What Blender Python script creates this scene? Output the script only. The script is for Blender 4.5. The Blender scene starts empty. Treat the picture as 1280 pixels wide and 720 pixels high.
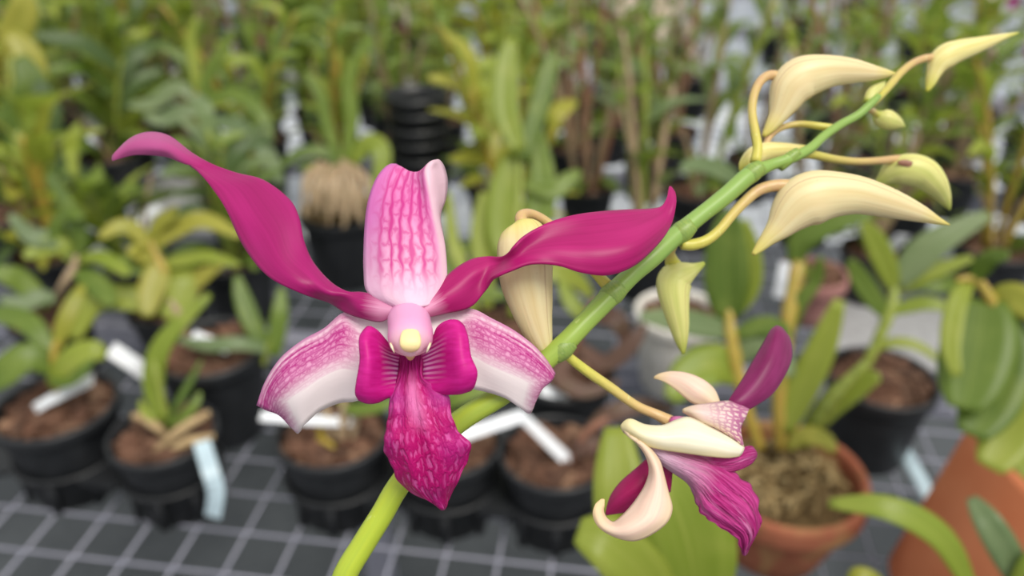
import bpy, math, random
import numpy as np
from mathutils import Vector, Matrix, noise

random.seed(7)
S = bpy.context.scene
COL = S.collection
F = 1004.0                       # focal length in pixels of the 1280x720 frame
CAMZ = 0.60
PITCH = math.radians(30)
C0 = Vector((0, 0, CAMZ))
AX = Vector((1, 0, 0)); AU = Vector((0, math.sin(PITCH), math.cos(PITCH))); AF = Vector((0, math.cos(PITCH), -math.sin(PITCH)))
UP = Vector((0, 0, 1))

def P(x, y, d):                  # photo pixel and distance (mm) -> world point
    d = d / 1000.0
    return C0 + AX * ((x - 640) / F * d) + AU * ((360 - y) / F * d) + AF * d

def depth_at(y, z):              # distance (mm) at which the ray through row y meets height z
    return 1000.0 * (CAMZ - z) / (math.sin(PITCH) + (y - 360) / F * math.cos(PITCH))

def G(x, y, z=0.0): return P(x, y, depth_at(y, z))

def proj(p):
    v = p - C0
    d = v.dot(AF)
    return 640 + F * v.dot(AX) / d, 360 - F * v.dot(AU) / d, d

# ------------------------------------------------------------------ materials
def srgb(r, g, b):
    f = lambda c: (c / 255 / 12.92) if c / 255 <= .04045 else ((c / 255 + .055) / 1.055) ** 2.4
    return (f(r), f(g), f(b), 1)

class NT:
    def __init__(s, name):
        s.m = bpy.data.materials.new(name); s.m.use_nodes = True
        s.t = s.m.node_tree; s.t.nodes.clear()
        s.out = s.t.nodes.new('ShaderNodeOutputMaterial')
    def n(s, typ, **kw):
        nd = s.t.nodes.new('ShaderNode' + typ)
        for k, v in kw.items():
            if k.startswith('_'): setattr(nd, k[1:], v)
            else:
                key = int(k[1:]) if k[0] == 'i' and k[1:].isdigit() else k
                s.put(nd.inputs[key], v)
        return nd
    def put(s, sock, v):
        if isinstance(v, bpy.types.NodeSocket): s.t.links.new(v, sock)
        elif isinstance(v, bpy.types.Node): s.t.links.new(v.outputs[0], sock)
        else: sock.default_value = v
    def math(s, op, a, b=0.0, c=None, clamp=False):
        nd = s.n('Math', _operation=op, i0=a, i1=b); nd.use_clamp = clamp
        if c is not None: s.put(nd.inputs[2], c)
        return nd.outputs[0]
    def mix(s, f, a, b):
        nd = s.t.nodes.new('ShaderNodeMix'); nd.data_type = 'RGBA'
        s.put(nd.inputs[0], f); s.put(nd.inputs[6], a); s.put(nd.inputs[7], b)
        return nd.outputs[2]
    def ramp(s, f, stops, interp='LINEAR'):
        nd = s.t.nodes.new('ShaderNodeValToRGB'); s.put(nd.inputs[0], f)
        cr = nd.color_ramp; cr.interpolation = interp
        while len(cr.elements) < len(stops): cr.elements.new(.5)
        for e, (p, c) in zip(cr.elements, stops):
            e.position = p; e.color = c if len(c) == 4 else (*c, 1)
        return nd.outputs[0]
    def g(s, f, stops):          # grey ramp
        return s.ramp(f, [(p, (v, v, v, 1)) for p, v in stops])
    def uv(s):
        nd = s.n('TexCoord'); sp = s.n('SeparateXYZ', Vector=nd.outputs['UV'])
        return nd.outputs['UV'], sp.outputs[0], sp.outputs[1]
    def finish(s, col, rough=.5, trans=0.0, tcol=None, bump=None, bstr=.2, bdist=.001, spec=.5, sss=0, metal=0, sheen=0):
        p = s.n('BsdfPrincipled'); s.put(p.inputs['Base Color'], col); s.put(p.inputs['Roughness'], rough)
        p.inputs['Specular IOR Level'].default_value = spec; p.inputs['Metallic'].default_value = metal
        if sheen: p.inputs['Sheen Weight'].default_value = sheen
        if sss:
            p.inputs['Subsurface Weight'].default_value = sss
            p.inputs['Subsurface Radius'].default_value = (.002, .001, .001); p.inputs['Subsurface Scale'].default_value = 1
        if bump is not None:
            b = s.n('Bump', Height=bump, Strength=bstr, Distance=bdist); s.put(p.inputs['Normal'], b.outputs[0])
        o = p.outputs[0]
        if trans:
            tr = s.n('BsdfTranslucent'); s.put(tr.inputs[0], tcol if tcol is not None else col)
            mx = s.n('MixShader', i0=trans); s.put(mx.inputs[1], o); s.put(mx.inputs[2], tr.outputs[0]); o = mx.outputs[0]
        s.put(s.out.inputs[0], o)
        return s.m

def stretched_noise(n, uv, su, sv, detail=2, scale=1.0, dist=0):
    mp = n.n('Mapping', Vector=uv, Scale=(su, sv, 1))
    return n.n('TexNoise', Vector=mp.outputs[0], Scale=scale, Detail=detail, Distortion=dist).outputs[0]

def vein_net(n, uv, u, su, sv, wob=.5):
    """reticulate veins: long wavy lines along the petal joined by short cross lines; 1 on a vein"""
    mp = n.n('Mapping', Vector=uv, Scale=(su, sv, 1))
    nz = n.n('TexNoise', Vector=mp.outputs[0], Scale=1.6, Detail=2)
    off = n.n('VectorMath', _operation='SCALE', i0=nz.outputs['Color']); off.inputs['Scale'].default_value = wob
    add = n.n('VectorMath', _operation='ADD', i0=mp.outputs[0], i1=off.outputs[0])
    v = n.n('TexVoronoi', _feature='DISTANCE_TO_EDGE', Vector=add.outputs[0], Scale=1.0, Randomness=.62)
    return n.g(v.outputs['Distance'], [(0.02, 1), (.2, .25), (.34, 0)])

def vein_lines(n, uv, u, count, wfreq, wob=.03, lo=.04, hi=.2):
    mp = n.n('Mapping', Vector=uv, Scale=(9, wfreq, 1))
    nz = n.n('TexNoise', Vector=mp.outputs[0], Scale=1.0, Detail=1)
    uu = n.math('ADD', u, n.math('MULTIPLY', n.math('SUBTRACT', nz.outputs[0], .5), wob * 2))
    l = n.math('ABSOLUTE', n.math('SUBTRACT', n.math('FRACT', n.math('MULTIPLY', uu, count)), .5))
    return n.g(l, [(lo, 1), (hi, .2), (hi + .15, 0)])

def mat_magenta(name, deep, light, base, basew=.1, tint=None, tintpos=None):
    n = NT(name); uv, u, t = n.uv()
    st = stretched_noise(n, uv, 22, 2.2, 3)
    bl = stretched_noise(n, uv, 3, 3, 2)
    c = n.mix(n.g(st, [(.35, 0), (.75, .4)]), deep, light)
    c = n.mix(n.math('MULTIPLY', n.g(bl, [(.4, 0), (.7, 1)]), .7), c, light)
    if tint is not None:
        c = n.mix(n.g(t, tintpos), c, tint)
    low = n.math('ADD', t, n.math('MULTIPLY', n.math('SUBTRACT', st, .5), .06))
    edge = n.g(u, [(.0, .3), (.5, 1), (.9, .35)])
    c = n.mix(n.math('MULTIPLY', n.g(low, [(0, 1), (basew * .45, .85), (basew, 0)]), edge), c, base)
    return n.finish(c, .42, .22, c, bump=st, bstr=.05, bdist=.0005, spec=.35, sheen=.1)

M = {}
M['petal'] = mat_magenta('petal_magenta', srgb(158, 4, 98), srgb(184, 22, 120), srgb(236, 170, 205), .09,
                         srgb(190, 90, 150), [(.72, 0), (.86, .8), (1, .7)])
M['petal_right'] = mat_magenta('petal_magenta_pink', srgb(166, 4, 98), srgb(194, 24, 120), srgb(240, 170, 205), .085)
M['petal_plum'] = mat_magenta('petal_plum', srgb(124, 22, 84), srgb(146, 42, 106), srgb(190, 80, 140), .05)
M['petal_dark'] = mat_magenta('petal_dark_magenta', srgb(160, 14, 84), srgb(185, 34, 110), srgb(190, 60, 120), .05)

def mat_dorsal():
    n = NT('dorsal_sepal_veined'); uv, u, t = n.uv()
    v = n.math('MAXIMUM', vein_lines(n, uv, u, 8.2, 9, .055, .06, .28), n.math('MULTIPLY', vein_net(n, uv, u, 8.2, 10, .8), .7))
    field = n.mix(n.g(t, [(.05, 0), (.7, 1)]), srgb(244, 205, 226), srgb(238, 140, 200))
    purp = n.mix(n.g(t, [(.55, 0), (.95, .8)]), field, srgb(200, 92, 186))
    edge = n.g(u, [(.0, 1), (.16, .6), (.28, 0), (.75, 0)])
    field = n.mix(n.math('MULTIPLY', edge, .75), field, n.mix(n.g(t, [(.2, 0), (.6, 1)]), srgb(240, 190, 224), srgb(208, 110, 192)))
    m = n.g(t, [(.06, 0), (.16, .25), (.3, .9)])
    m2 = n.g(u, [(.06, .15), (.22, 1), (.76, 1), (.84, 0)])
    c = n.mix(n.math('MULTIPLY', n.math('MULTIPLY', m, m2), v), field, srgb(208, 44, 142))
    c = n.mix(n.g(u, [(.82, 0), (.86, 1)]), c, srgb(238, 200, 215))
    return n.finish(c, .45, .2, c, bump=v, bstr=.1, bdist=.0004, spec=.35)
M['dorsal'] = mat_dorsal()

def mat_lateral(name, inv=False):
    n = NT(name); uv, u, t = n.uv()
    v = n.math('MAXIMUM', n.math('MULTIPLY', vein_lines(n, uv, u, 14, 14, .04, .05, .25), .75), n.math('MULTIPLY', vein_net(n, uv, u, 14, 22, 1.1), .7))
    st = stretched_noise(n, uv, 20, 2, 3)
    # pink upper part, white lower part
    uu = n.math('ADD', u, n.math('MULTIPLY', n.math('SUBTRACT', st, .5), .25))
    up = n.g(uu, [(.04, .45), (.2, 1), (.42, .75), (.62, 0)])
    tipm = n.g(t, [(.84, 0), (1, .9)])
    lo = n.g(u, [(.8, 1), (1, .3)])
    msk = n.math('MAXIMUM', n.math('MULTIPLY', up, n.g(t, [(.2, 0), (.42, 1)])), n.math('MULTIPLY', tipm, lo))
    fld = n.mix(n.math('MULTIPLY', msk, .8), srgb(248, 236, 238), srgb(226, 118, 188))
    vv = n.math('MULTIPLY', msk, n.math('ADD', n.math('MULTIPLY', v, .95), n.g(st, [(.4, 0), (.7, .6)])), clamp=True)
    c = n.mix(vv, fld, srgb(182, 22, 128))
    rim = n.g(u, [(0, .7), (.05, 0)])
    c = n.mix(n.math('MULTIPLY', rim, n.g(t, [(.3, 0), (.6, 1)])), c, srgb(222, 130, 196))
    return n.finish(c, .45, .18, c, bump=st, bstr=.1, bdist=.0005, spec=.35)
M['lateral'] = mat_lateral('lateral_sepal_veined')

def mat_lip(name='lip_mid_lobe', pale=srgb(236, 120, 190), deep=srgb(188, 8, 110)):
    n = NT(name); uv, u, t = n.uv()
    v = vein_net(n, uv, u, 13, 11, 1.1)
    st = stretched_noise(n, uv, 14, 1.6, 3, dist=.4)
    c = n.mix(n.g(v, [(0, .85), (.5, 0)]), deep, n.mix(.6, srgb(220, 60, 154), pale))
    c = n.mix(n.g(st, [(.42, 0), (.66, .8)]), c, deep)
    # side blotches of purple
    pb = stretched_noise(n, uv, 2.5, 2.5, 1)
    c = n.mix(n.math('MULTIPLY', n.g(pb, [(.5, 0), (.65, .45)]), n.g(t, [(.2, 1), (.7, .6)])), c, srgb(168, 40, 140))
    mid = n.math('MULTIPLY', n.g(u, [(.3, 0), (.45, 1), (.56, 1), (.7, 0)]), n.g(t, [(.1, 0), (.22, .85), (.38, .75), (.52, 0)]))
    c = n.mix(mid, c, srgb(232, 128, 190))
    side = n.math('MULTIPLY', n.g(u, [(0, 1), (.25, .6), (.4, 0), (.65, 0), (.8, .6), (1, 1)]), n.g(t, [(.1, 0), (.3, .9), (.42, 0)]))
    c = n.mix(side, c, srgb(178, 60, 150))
    # dark throat with fine stripes
    wv = n.n('TexWave', _wave_type='BANDS', _bands_direction='X', Vector=n.n('Mapping', Vector=uv, Scale=(1, .15, 1)).outputs[0], Scale=3.4, Distortion=1.2)
    thr = n.g(t, [(.0, 1), (.1, .8), (.24, 0)])
    c = n.mix(thr, c, n.mix(wv.outputs[0], srgb(140, 8, 88), srgb(190, 40, 140)))
    return n.finish(c, .5, .15, c, bump=n.math('ADD', st, n.math('MULTIPLY', v, .3)), bstr=.45, bdist=.0012, spec=.3)
M['lip'] = mat_lip()
def mat_lip2():
    n = NT('lip_ruffled'); uv, u, t = n.uv()
    st = stretched_noise(n, uv, 12, 3, 3, dist=.8); rg = stretched_noise(n, uv, 18, 4, 2, dist=1.5)
    c = n.mix(n.g(rg, [(.35, 0), (.62, 1)]), srgb(170, 28, 112), srgb(206, 70, 150))
    c = n.mix(n.g(st, [(.58, 0), (.7, .6)]), c, srgb(232, 150, 200))
    c = n.mix(n.g(n.math('ADD', t, n.math('MULTIPLY', n.math('SUBTRACT', st, .5), .2)), [(.12, 1), (.5, 0)]), c, n.mix(n.g(u, [(0, .7), (.35, 0)]), srgb(228, 196, 220), srgb(168, 60, 140)))
    return n.finish(c, .5, .2, c, bump=rg, bstr=.6, bdist=.0015, spec=.3)
M['lip_side'] = mat_lip2()

def mat_lobe():      # u=0 outside edge, u=1 throat side
    n = NT('lip_side_lobe'); uv, u, t = n.uv()
    st = stretched_noise(n, uv, 3, 14, 3)
    c = n.mix(n.g(st, [(.35, 0), (.7, 1)]), srgb(198, 14, 128), srgb(216, 34, 150))
    wv = n.n('TexWave', _wave_type='BANDS', _bands_direction='Y', Vector=n.n('Mapping', Vector=uv, Scale=(.5, 1, 1), Rotation=(0, 0, .12)).outputs[0], Scale=4.2, Distortion=3.2)
    wv.inputs['Detail Scale'].default_value = .6
    hairs = n.mix(n.g(wv.outputs[0], [(.3, 0), (.75, 1)]), srgb(176, 44, 140), srgb(236, 176, 222))
    tm = n.g(t, [(.12, 0), (.3, 1), (.6, 1), (.85, 0)])
    c = n.mix(n.math('MULTIPLY', n.g(u, [(.42, 0), (.6, .5), (.8, .95), (.97, .5)]), tm), c, hairs)
    return n.finish(c, .5, .18, c, bump=st, bstr=.15, bdist=.0005, spec=.3)
M['lobe'] = mat_lobe()

def mat_column():
    n = NT('column_pink'); uv, u, t = n.uv()
    c = n.mix(n.g(t, [(0.02, 0), (.3, 1)]), srgb(196, 86, 150), srgb(236, 166, 208))
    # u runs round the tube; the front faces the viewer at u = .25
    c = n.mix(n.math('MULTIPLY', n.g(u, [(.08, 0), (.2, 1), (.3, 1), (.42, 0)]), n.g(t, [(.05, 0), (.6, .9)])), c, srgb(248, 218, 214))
    c = n.mix(n.g(t, [(.8, 0), (1, .6)]), c, srgb(246, 214, 200))
    return n.finish(c, .38, .1, c, spec=.45, sss=.15)
M['column'] = mat_column()
M['anther'] = NT('anther_cap_yellow').finish(srgb(248, 220, 160), .5, sss=.2)

def mat_bud(name, a, b, tipc, flush=.5):
    n = NT(name); uv, u, t = n.uv()
    st = stretched_noise(n, uv, 16, 1.2, 4)
    c = n.mix(n.g(st, [(.35, 0), (.7, 1)]), a, b)
    pk = stretched_noise(n, uv, 3, 1.3, 2)
    c = n.mix(n.math('MULTIPLY', n.g(pk, [(.4, 0), (.7, flush)]), n.g(t, [(.1, 0), (.4, 1), (.8, .3)])), c, srgb(226, 184, 146))
    c = n.mix(n.g(t, [(0, .9), (.16, .0), (.82, 0), (1, .85)]), c, tipc)
    seam = n.math('ABSOLUTE', n.math('SUBTRACT', n.math('FRACT', n.math('MULTIPLY', u, 3)), .62))
    c = n.mix(n.g(seam, [(0, .45), (.025, 0)]), c, srgb(168, 120, 80))
    fine = n.n('TexNoise', Vector=n.n('TexCoord').outputs['Object'], Scale=900, Detail=1)
    c = n.mix(n.g(fine.outputs[0], [(.76, 0), (.82, .2)]), c, srgb(150, 100, 60))
    return n.finish(c, .42, .12, c, bump=st, bstr=.25, bdist=.0007, spec=.4, sss=.1)
M['bud'] = mat_bud('bud_cream', srgb(240, 226, 178), srgb(226, 204, 148), srgb(220, 208, 96), .5)
M['bud_yellow'] = mat_bud('bud_yellow', srgb(240, 230, 160), srgb(226, 212, 128), srgb(206, 206, 70), .25)
M['bud_green'] = mat_bud('bud_greenish', srgb(222, 220, 140), srgb(200, 204, 112), srgb(170, 186, 60), .2)

def mat_stem(name, a, b, c3=None, rng=((.2, 0), (.85, 1))):
    n = NT(name); uv, u, t = n.uv()
    nz = stretched_noise(n, uv, 8, 14, 3)
    c = n.mix(n.g(nz, [(.35, 0), (.7, 1)]), a, b)
    if c3 is not None: c = n.mix(n.g(t, list(rng)), c, c3)
    sp = n.n('TexNoise', Vector=n.n('TexCoord').outputs['Object'], Scale=700, Detail=1)
    c = n.mix(n.g(sp.outputs[0], [(.72, 0), (.78, .35)]), c, srgb(216, 224, 160))
    return n.finish(c, .4, 0, bump=nz, bstr=.2, bdist=.0006, sss=.1)
M['stem'] = mat_stem('stem_green', srgb(178, 194, 54), srgb(160, 182, 58), srgb(134, 166, 80), ((.76, 0), (.87, 1)))
M['node'] = mat_stem('stem_node_green', srgb(138, 162, 74), srgb(120, 148, 70))
M['pedicel'] = mat_stem('pedicel_yellow', srgb(206, 200, 88), srgb(190, 190, 80), srgb(206, 172, 120))
M['pedicel_tan'] = mat_stem('pedicel_tan', srgb(196, 158, 116), srgb(200, 170, 112), srgb(196, 188, 84))

def mat_white_sepal(name, a, b, edge, tipc=None, net=None):
    n = NT(name); uv, u, t = n.uv()
    st = stretched_noise(n, uv, 12, 1.5, 3)
    c = n.mix(n.g(st, [(.3, 0), (.7, 1)]), a, b)
    c = n.mix(n.g(u, [(0, .0), (.7, 0), (1, .8)]), c, edge)
    c = n.mix(n.g(t, [(0, .8), (.35, 0)]), c, edge)
    if tipc is not None: c = n.mix(n.g(t, [(.75, 0), (1, .8)]), c, tipc)
    if net is not None:
        v = vein_net(n, uv, u, 9, 9, .8)
        c = n.mix(n.math('MULTIPLY', n.g(n.math('ADD', v, n.math('MULTIPLY', t, .6)), [(.55, 0), (1.5, .8)]), n.g(t, [(.35, 0), (.9, 1)])), c, net)
    return n.finish(c, .45, .25, c, bump=st, bstr=.1, bdist=.0005, spec=.35)
M['sepal_white'] = mat_white_sepal('sepal_white', srgb(255, 250, 232), srgb(250, 242, 214), srgb(244, 232, 170))
M['sepal_cream'] = mat_white_sepal('sepal_cream_pink', srgb(250, 228, 208), srgb(246, 212, 196), srgb(248, 226, 184), srgb(246, 222, 160))
M['sepal_net'] = mat_white_sepal('sepal_purple_net', srgb(244, 222, 216), srgb(240, 210, 205), srgb(242, 224, 180), None, srgb(176, 62, 140))

def mat_leaf(name, a, b, mid, rough=.38, trans=.42):
    n = NT(name); uv, u, t = n.uv()
    isl = n.n('NewGeometry').outputs['Random Per Island']
    rnd = n.n('ObjectInfo').outputs['Random']
    r = n.math('FRACT', n.math('ADD', isl, rnd))
    c = n.mix(r, a, b)
    st = stretched_noise(n, uv, 14, 1.2, 3)
    c = n.mix(n.g(st, [(.3, 0), (.75, .35)]), c, mid)
    mr = n.math('ABSOLUTE', n.math('SUBTRACT', u, .5))
    c = n.mix(n.g(mr, [(.0, .5), (.03, 0)]), c, mid)
    bl = n.n('TexNoise', Vector=n.n('TexCoord').outputs['Object'], Scale=38, Detail=2)
    c = n.mix(n.g(bl.outputs[0], [(.5, 0), (.72, .45)]), c, mid)
    tc = n.mix(.5, c, (.42, .55, .06, 1))
    return n.finish(c, rough, trans, tc, bump=st, bstr=.2, bdist=.001, spec=.45)
M['leaf_green'] = mat_leaf('leaf_green', srgb(78, 108, 40), srgb(122, 146, 54), srgb(152, 168, 82))
M['leaf_lime'] = mat_leaf('leaf_lime', srgb(134, 156, 50), srgb(160, 172, 64), srgb(180, 186, 90))
M['leaf_yellow'] = mat_leaf('leaf_yellow', srgb(166, 164, 58), srgb(190, 182, 82), srgb(150, 160, 60))
M['leaf_dark'] = mat_leaf('leaf_dark', srgb(56, 82, 44), srgb(84, 108, 60), srgb(112, 130, 80))
M['leaf_grey'] = mat_leaf('leaf_greygreen', srgb(102, 126, 84), srgb(132, 150, 104), srgb(156, 170, 126))
M['leaf_red'] = mat_leaf('leaf_reddish', srgb(104, 70, 66), srgb(126, 92, 84), srgb(112, 100, 70))
M['cane_green'] = mat_stem('cane_green', srgb(150, 160, 66), srgb(120, 136, 60))
M['cane_orange'] = mat_stem('cane_ochre', srgb(174, 142, 62), srgb(158, 150, 60))
M['cane_tan'] = mat_stem('cane_tan', srgb(176, 156, 124), srgb(150, 124, 98))
M['cane_red'] = mat_stem('cane_redbrown', srgb(158, 108, 84), srgb(128, 92, 76))

def mat_plastic(name, col, rough=.45, spec=.5):
    n = NT(name)
    nz = n.n('TexNoise', Vector=n.n('TexCoord').outputs['Object'], Scale=60, Detail=4)
    c = n.mix(n.g(nz.outputs[0], [(.4, 0), (.75, .5)]), col, tuple(min(1, x * 1.6 + .01) for x in col[:3]) + (1,))
    return n.finish(c, rough, spec=spec, bump=nz.outputs[0], bstr=.1, bdist=.001)
M['black'] = mat_plastic('black_plastic', srgb(30, 32, 35), .42)
M['tray'] = mat_plastic('black_tray_plastic', srgb(26, 28, 31), .5)
M['label'] = mat_plastic('white_label_plastic', srgb(226, 230, 236), .4)
M['label_blue'] = mat_plastic('bluish_label_plastic', srgb(170, 190, 200), .4)
M['whitepot'] = mat_plastic('white_plastic', srgb(226, 222, 212), .45)

def mat_terra():
    n = NT('terracotta'); co = n.n('TexCoord').outputs['Object']
    nz = n.n('TexNoise', Vector=co, Scale=22, Detail=6)
    big = n.n('TexNoise', Vector=co, Scale=14, Detail=2, Distortion=1.5)
    c = n.mix(n.g(nz.outputs[0], [(.3, 0), (.7, 1)]), srgb(146, 84, 62), srgb(170, 106, 80))
    c = n.mix(n.g(big.outputs[0], [(.5, 0), (.62, .6)]), c, srgb(176, 146, 96))
    c = n.mix(n.g(big.outputs[0], [(.3, .5), (.42, 0)]), c, srgb(120, 92, 60))
    return n.finish(c, .85, bump=nz.outputs[0], bstr=.3, bdist=.002, spec=.2)
M['terra'] = mat_terra()
n = NT('terracotta_clean'); nz = n.n('TexNoise', Vector=n.n('TexCoord').outputs['Object'], Scale=18, Detail=5)
M['terra2'] = n.finish(n.mix(n.g(nz.outputs[0], [(.3, 0), (.7, 1)]), srgb(186, 108, 72), srgb(204, 130, 92)), .85, bump=nz.outputs[0], bstr=.2, bdist=.002, spec=.2)
n = NT('terracotta_pink'); nz = n.n('TexNoise', Vector=n.n('TexCoord').outputs['Object'], Scale=18, Detail=5)
M['terra3'] = n.finish(n.mix(n.g(nz.outputs[0], [(.3, 0), (.7, 1)]), srgb(150, 104, 100), srgb(176, 132, 124)), .85, spec=.2)

def mat_bark(name, a, b, c3):
    n = NT(name)
    isl = n.n('NewGeometry').outputs['Random Per Island']
    c = n.ramp(isl, [(0, a), (.45, b), (.8, a), (1, c3)])
    nz = n.n('TexNoise', Vector=n.n('TexCoord').outputs['Object'], Scale=120, Detail=4)
    c = n.mix(n.g(nz.outputs[0], [(.4, 0), (.8, .5)]), c, c3)
    return n.finish(c, .85, bump=nz.outputs[0], bstr=.4, bdist=.002, spec=.2)
M['bark'] = mat_bark('bark_chips', srgb(62, 44, 36), srgb(100, 70, 56), srgb(144, 112, 90))
M['moss'] = mat_bark('dried_moss', srgb(132, 108, 70), srgb(190, 168, 122), srgb(78, 64, 42))
M['husk'] = mat_bark('coconut_husk', srgb(170, 146, 108), srgb(196, 172, 130), srgb(128, 100, 70))

def mat_wire():
    n = NT('galvanised_wire'); nz = n.n('TexNoise', Vector=n.n('TexCoord').outputs['Object'], Scale=40, Detail=3)
    return n.finish(n.mix(nz.outputs[0], srgb(140, 142, 160), srgb(164, 164, 176)), .5, metal=.3)
M['wire'] = mat_wire()
n = NT('grey_floor_cloth'); co = n.n('TexCoord').outputs['Object']
nz = n.n('TexNoise', Vector=co, Scale=3, Detail=6); wv = n.n('TexNoise', Vector=co, Scale=60, Detail=3)
fc = n.mix(n.g(nz.outputs[0], [(.35, 0), (.65, 1)]), srgb(66, 70, 74), srgb(92, 96, 100))
M['cloth'] = n.finish(n.mix(n.g(wv.outputs[0], [(.4, 0), (.7, .3)]), fc, srgb(50, 56, 60)), .8, spec=.3)
n = NT('pale_concrete'); co = n.n('TexCoord').outputs['Object']
nz = n.n('TexNoise', Vector=co, Scale=4, Detail=6)
M['floor'] = n.finish(n.mix(n.g(nz.outputs[0], [(.35, 0), (.65, 1)]), srgb(180, 186, 194), srgb(212, 216, 220)), .8, spec=.3)
n = NT('polycarbonate_wall'); uvw = n.n('TexCoord').outputs['Object']
wv = n.n('TexWave', _bands_direction='X', Vector=uvw, Scale=3.0)
M['wall'] = n.finish(n.mix(wv.outputs[0], srgb(206, 214, 220), srgb(226, 232, 236)), .5, .3)
n = NT('blossom_white'); M['blossom'] = n.finish(srgb(252, 236, 222), .5, .3)
n = NT('blossom_magenta'); M['blossom_m'] = n.finish(srgb(176, 60, 130), .5, .3)

# ------------------------------------------------------------------ geometry helpers
class MB:
    def __init__(s): s.v = []; s.f = []; s.uv = []
    def grid(s, pts, closed_u=False, uvs=None):
        """pts[row][col] of Vectors"""
        R = len(pts); K = len(pts[0]); b = len(s.v)
        for r in pts: s.v += [tuple(p) for p in r]
        for i in range(R - 1):
            for j in range(K if closed_u else K - 1):
                j2 = (j + 1) % K
                s.f.append((b + i * K + j, b + i * K + j2, b + (i + 1) * K + j2, b + (i + 1) * K + j))
                if uvs is None:
                    n_ = K if closed_u else K - 1
                    s.uv.append(((j / n_, i / (R - 1)), ((j + 1) / n_, i / (R - 1)), ((j + 1) / n_, (i + 1) / (R - 1)), (j / n_, (i + 1) / (R - 1))))
                else:
                    U, T = uvs
                    s.uv.append(((U[j], T[i]), (U[j + 1], T[i]), (U[j + 1], T[i + 1]), (U[j], T[i + 1])))
    def face(s, idx, uv=(0.5, 0.5)):
        s.f.append(tuple(idx)); s.uv.append(tuple(uv for _ in idx))
    def ring_cap(s, start, K, flip=False, t=0.0):
        s.f.append(tuple(range(start + K - 1, start - 1, -1)) if flip else tuple(range(start, start + K)))
        s.uv.append(tuple((j / K, t) for j in range(K)))
    def build(s, name, mat, parent=None, smooth=True, thick=0.0, origin=None):
        off = origin if origin is not None else (parent_origin(parent) if parent else Vector((0, 0, 0)))
        me = bpy.data.meshes.new(name)
        me.from_pydata([(v[0] - off[0], v[1] - off[1], v[2] - off[2]) for v in s.v], [], s.f)
        ul = me.uv_layers.new(name='UVMap')
        flat = [c for f in s.uv for p in f for c in p]
        ul.data.foreach_set('uv', flat)
        if smooth: me.polygons.foreach_set('use_smooth', [True] * len(me.polygons))
        me.materials.append(mat if not isinstance(mat, str) else M[mat])
        me.update()
        o = bpy.data.objects.new(name, me); COL.objects.link(o)
        if parent: o.parent = parent
        else: o.location = off
        if thick:
            sm = o.modifiers.new('thickness', 'SOLIDIFY'); sm.thickness = thick; sm.offset = 0
        return o

def parent_origin(p):
    o = Vector((0, 0, 0))
    while p is not None:
        o += p.location; p = p.parent
    return o

def tag(o, label=None, cat=None, group=None, kind=None):
    if label: o['label'] = label
    if cat: o['category'] = cat
    if group: o['group'] = group
    if kind: o['kind'] = kind
    return o

def empty(name, loc, label=None, cat=None, group=None):
    o = bpy.data.objects.new(name, None); COL.objects.link(o); o.location = loc
    o.empty_display_size = .02
    return tag(o, label, cat, group)

def cr(A, n):
    """Catmull-Rom resample of array A[k, ...] to n samples; returns samples"""
    A = np.asarray(A, float); k = len(A)
    if k == 1: return np.repeat(A, n, 0)
    Ap = np.concatenate([[2 * A[0] - A[1]], A, [2 * A[-1] - A[-2]]])
    out = []
    for s in np.linspace(0, k - 1, n):
        i = min(int(s), k - 2); t = s - i
        p0, p1, p2, p3 = Ap[i], Ap[i + 1], Ap[i + 2], Ap[i + 3]
        out.append(.5 * (2 * p1 + (p2 - p0) * t + (2 * p0 - 5 * p1 + 4 * p2 - p3) * t * t + (3 * p1 - p0 - 3 * p2 + p3) * t ** 3))
    return np.array(out)

def patch_into(mb, rows, res=5, resu=5, disp=None, jag=0):
    A = np.array(rows, float)                    # R,K,3
    R, K = A.shape[:2]
    nr = (R - 1) * res + 1; nk = (K - 1) * resu + 1
    B = cr(A, nr)
    B = np.swapaxes(cr(np.swapaxes(B, 0, 1), nk), 0, 1)
    mid = B[:, nk // 2, :].copy()
    seg = np.linalg.norm(np.diff(mid, axis=0), axis=1); T = np.concatenate([[0], np.cumsum(seg)]); T /= T[-1]
    midr = B.mean(0) * 0
    w = np.linalg.norm(np.diff(B, axis=1), axis=2).mean(0); U = np.concatenate([[0], np.cumsum(w)]); U /= U[-1]
    pts = []
    for i in range(nr):
        row = []
        for j in range(nk):
            x, y, d = B[i, j]
            if disp: d += disp(U[j], T[i])
            if jag and T[i] > .3:
                e = max(0, abs(U[j] - .5) * 2 - .6) / .4; s_ = 1 if U[j] > .5 else -1
                x += s_ * e * jag * (abs(math.sin(T[i] * 34 + s_)) + .6 * math.sin(T[i] * 71)) * math.sin(math.pi * min(1, (T[i] - .3) / .7))
            row.append(P(x, y, d))
        pts.append(row)
    mb.grid(pts, uvs=(list(U), list(T)))

def patch(name, rows, mat, parent, thick=.0005, **kw):
    mb = MB(); patch_into(mb, rows, **kw)
    return mb.build(name, mat, parent, thick=thick)

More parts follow.
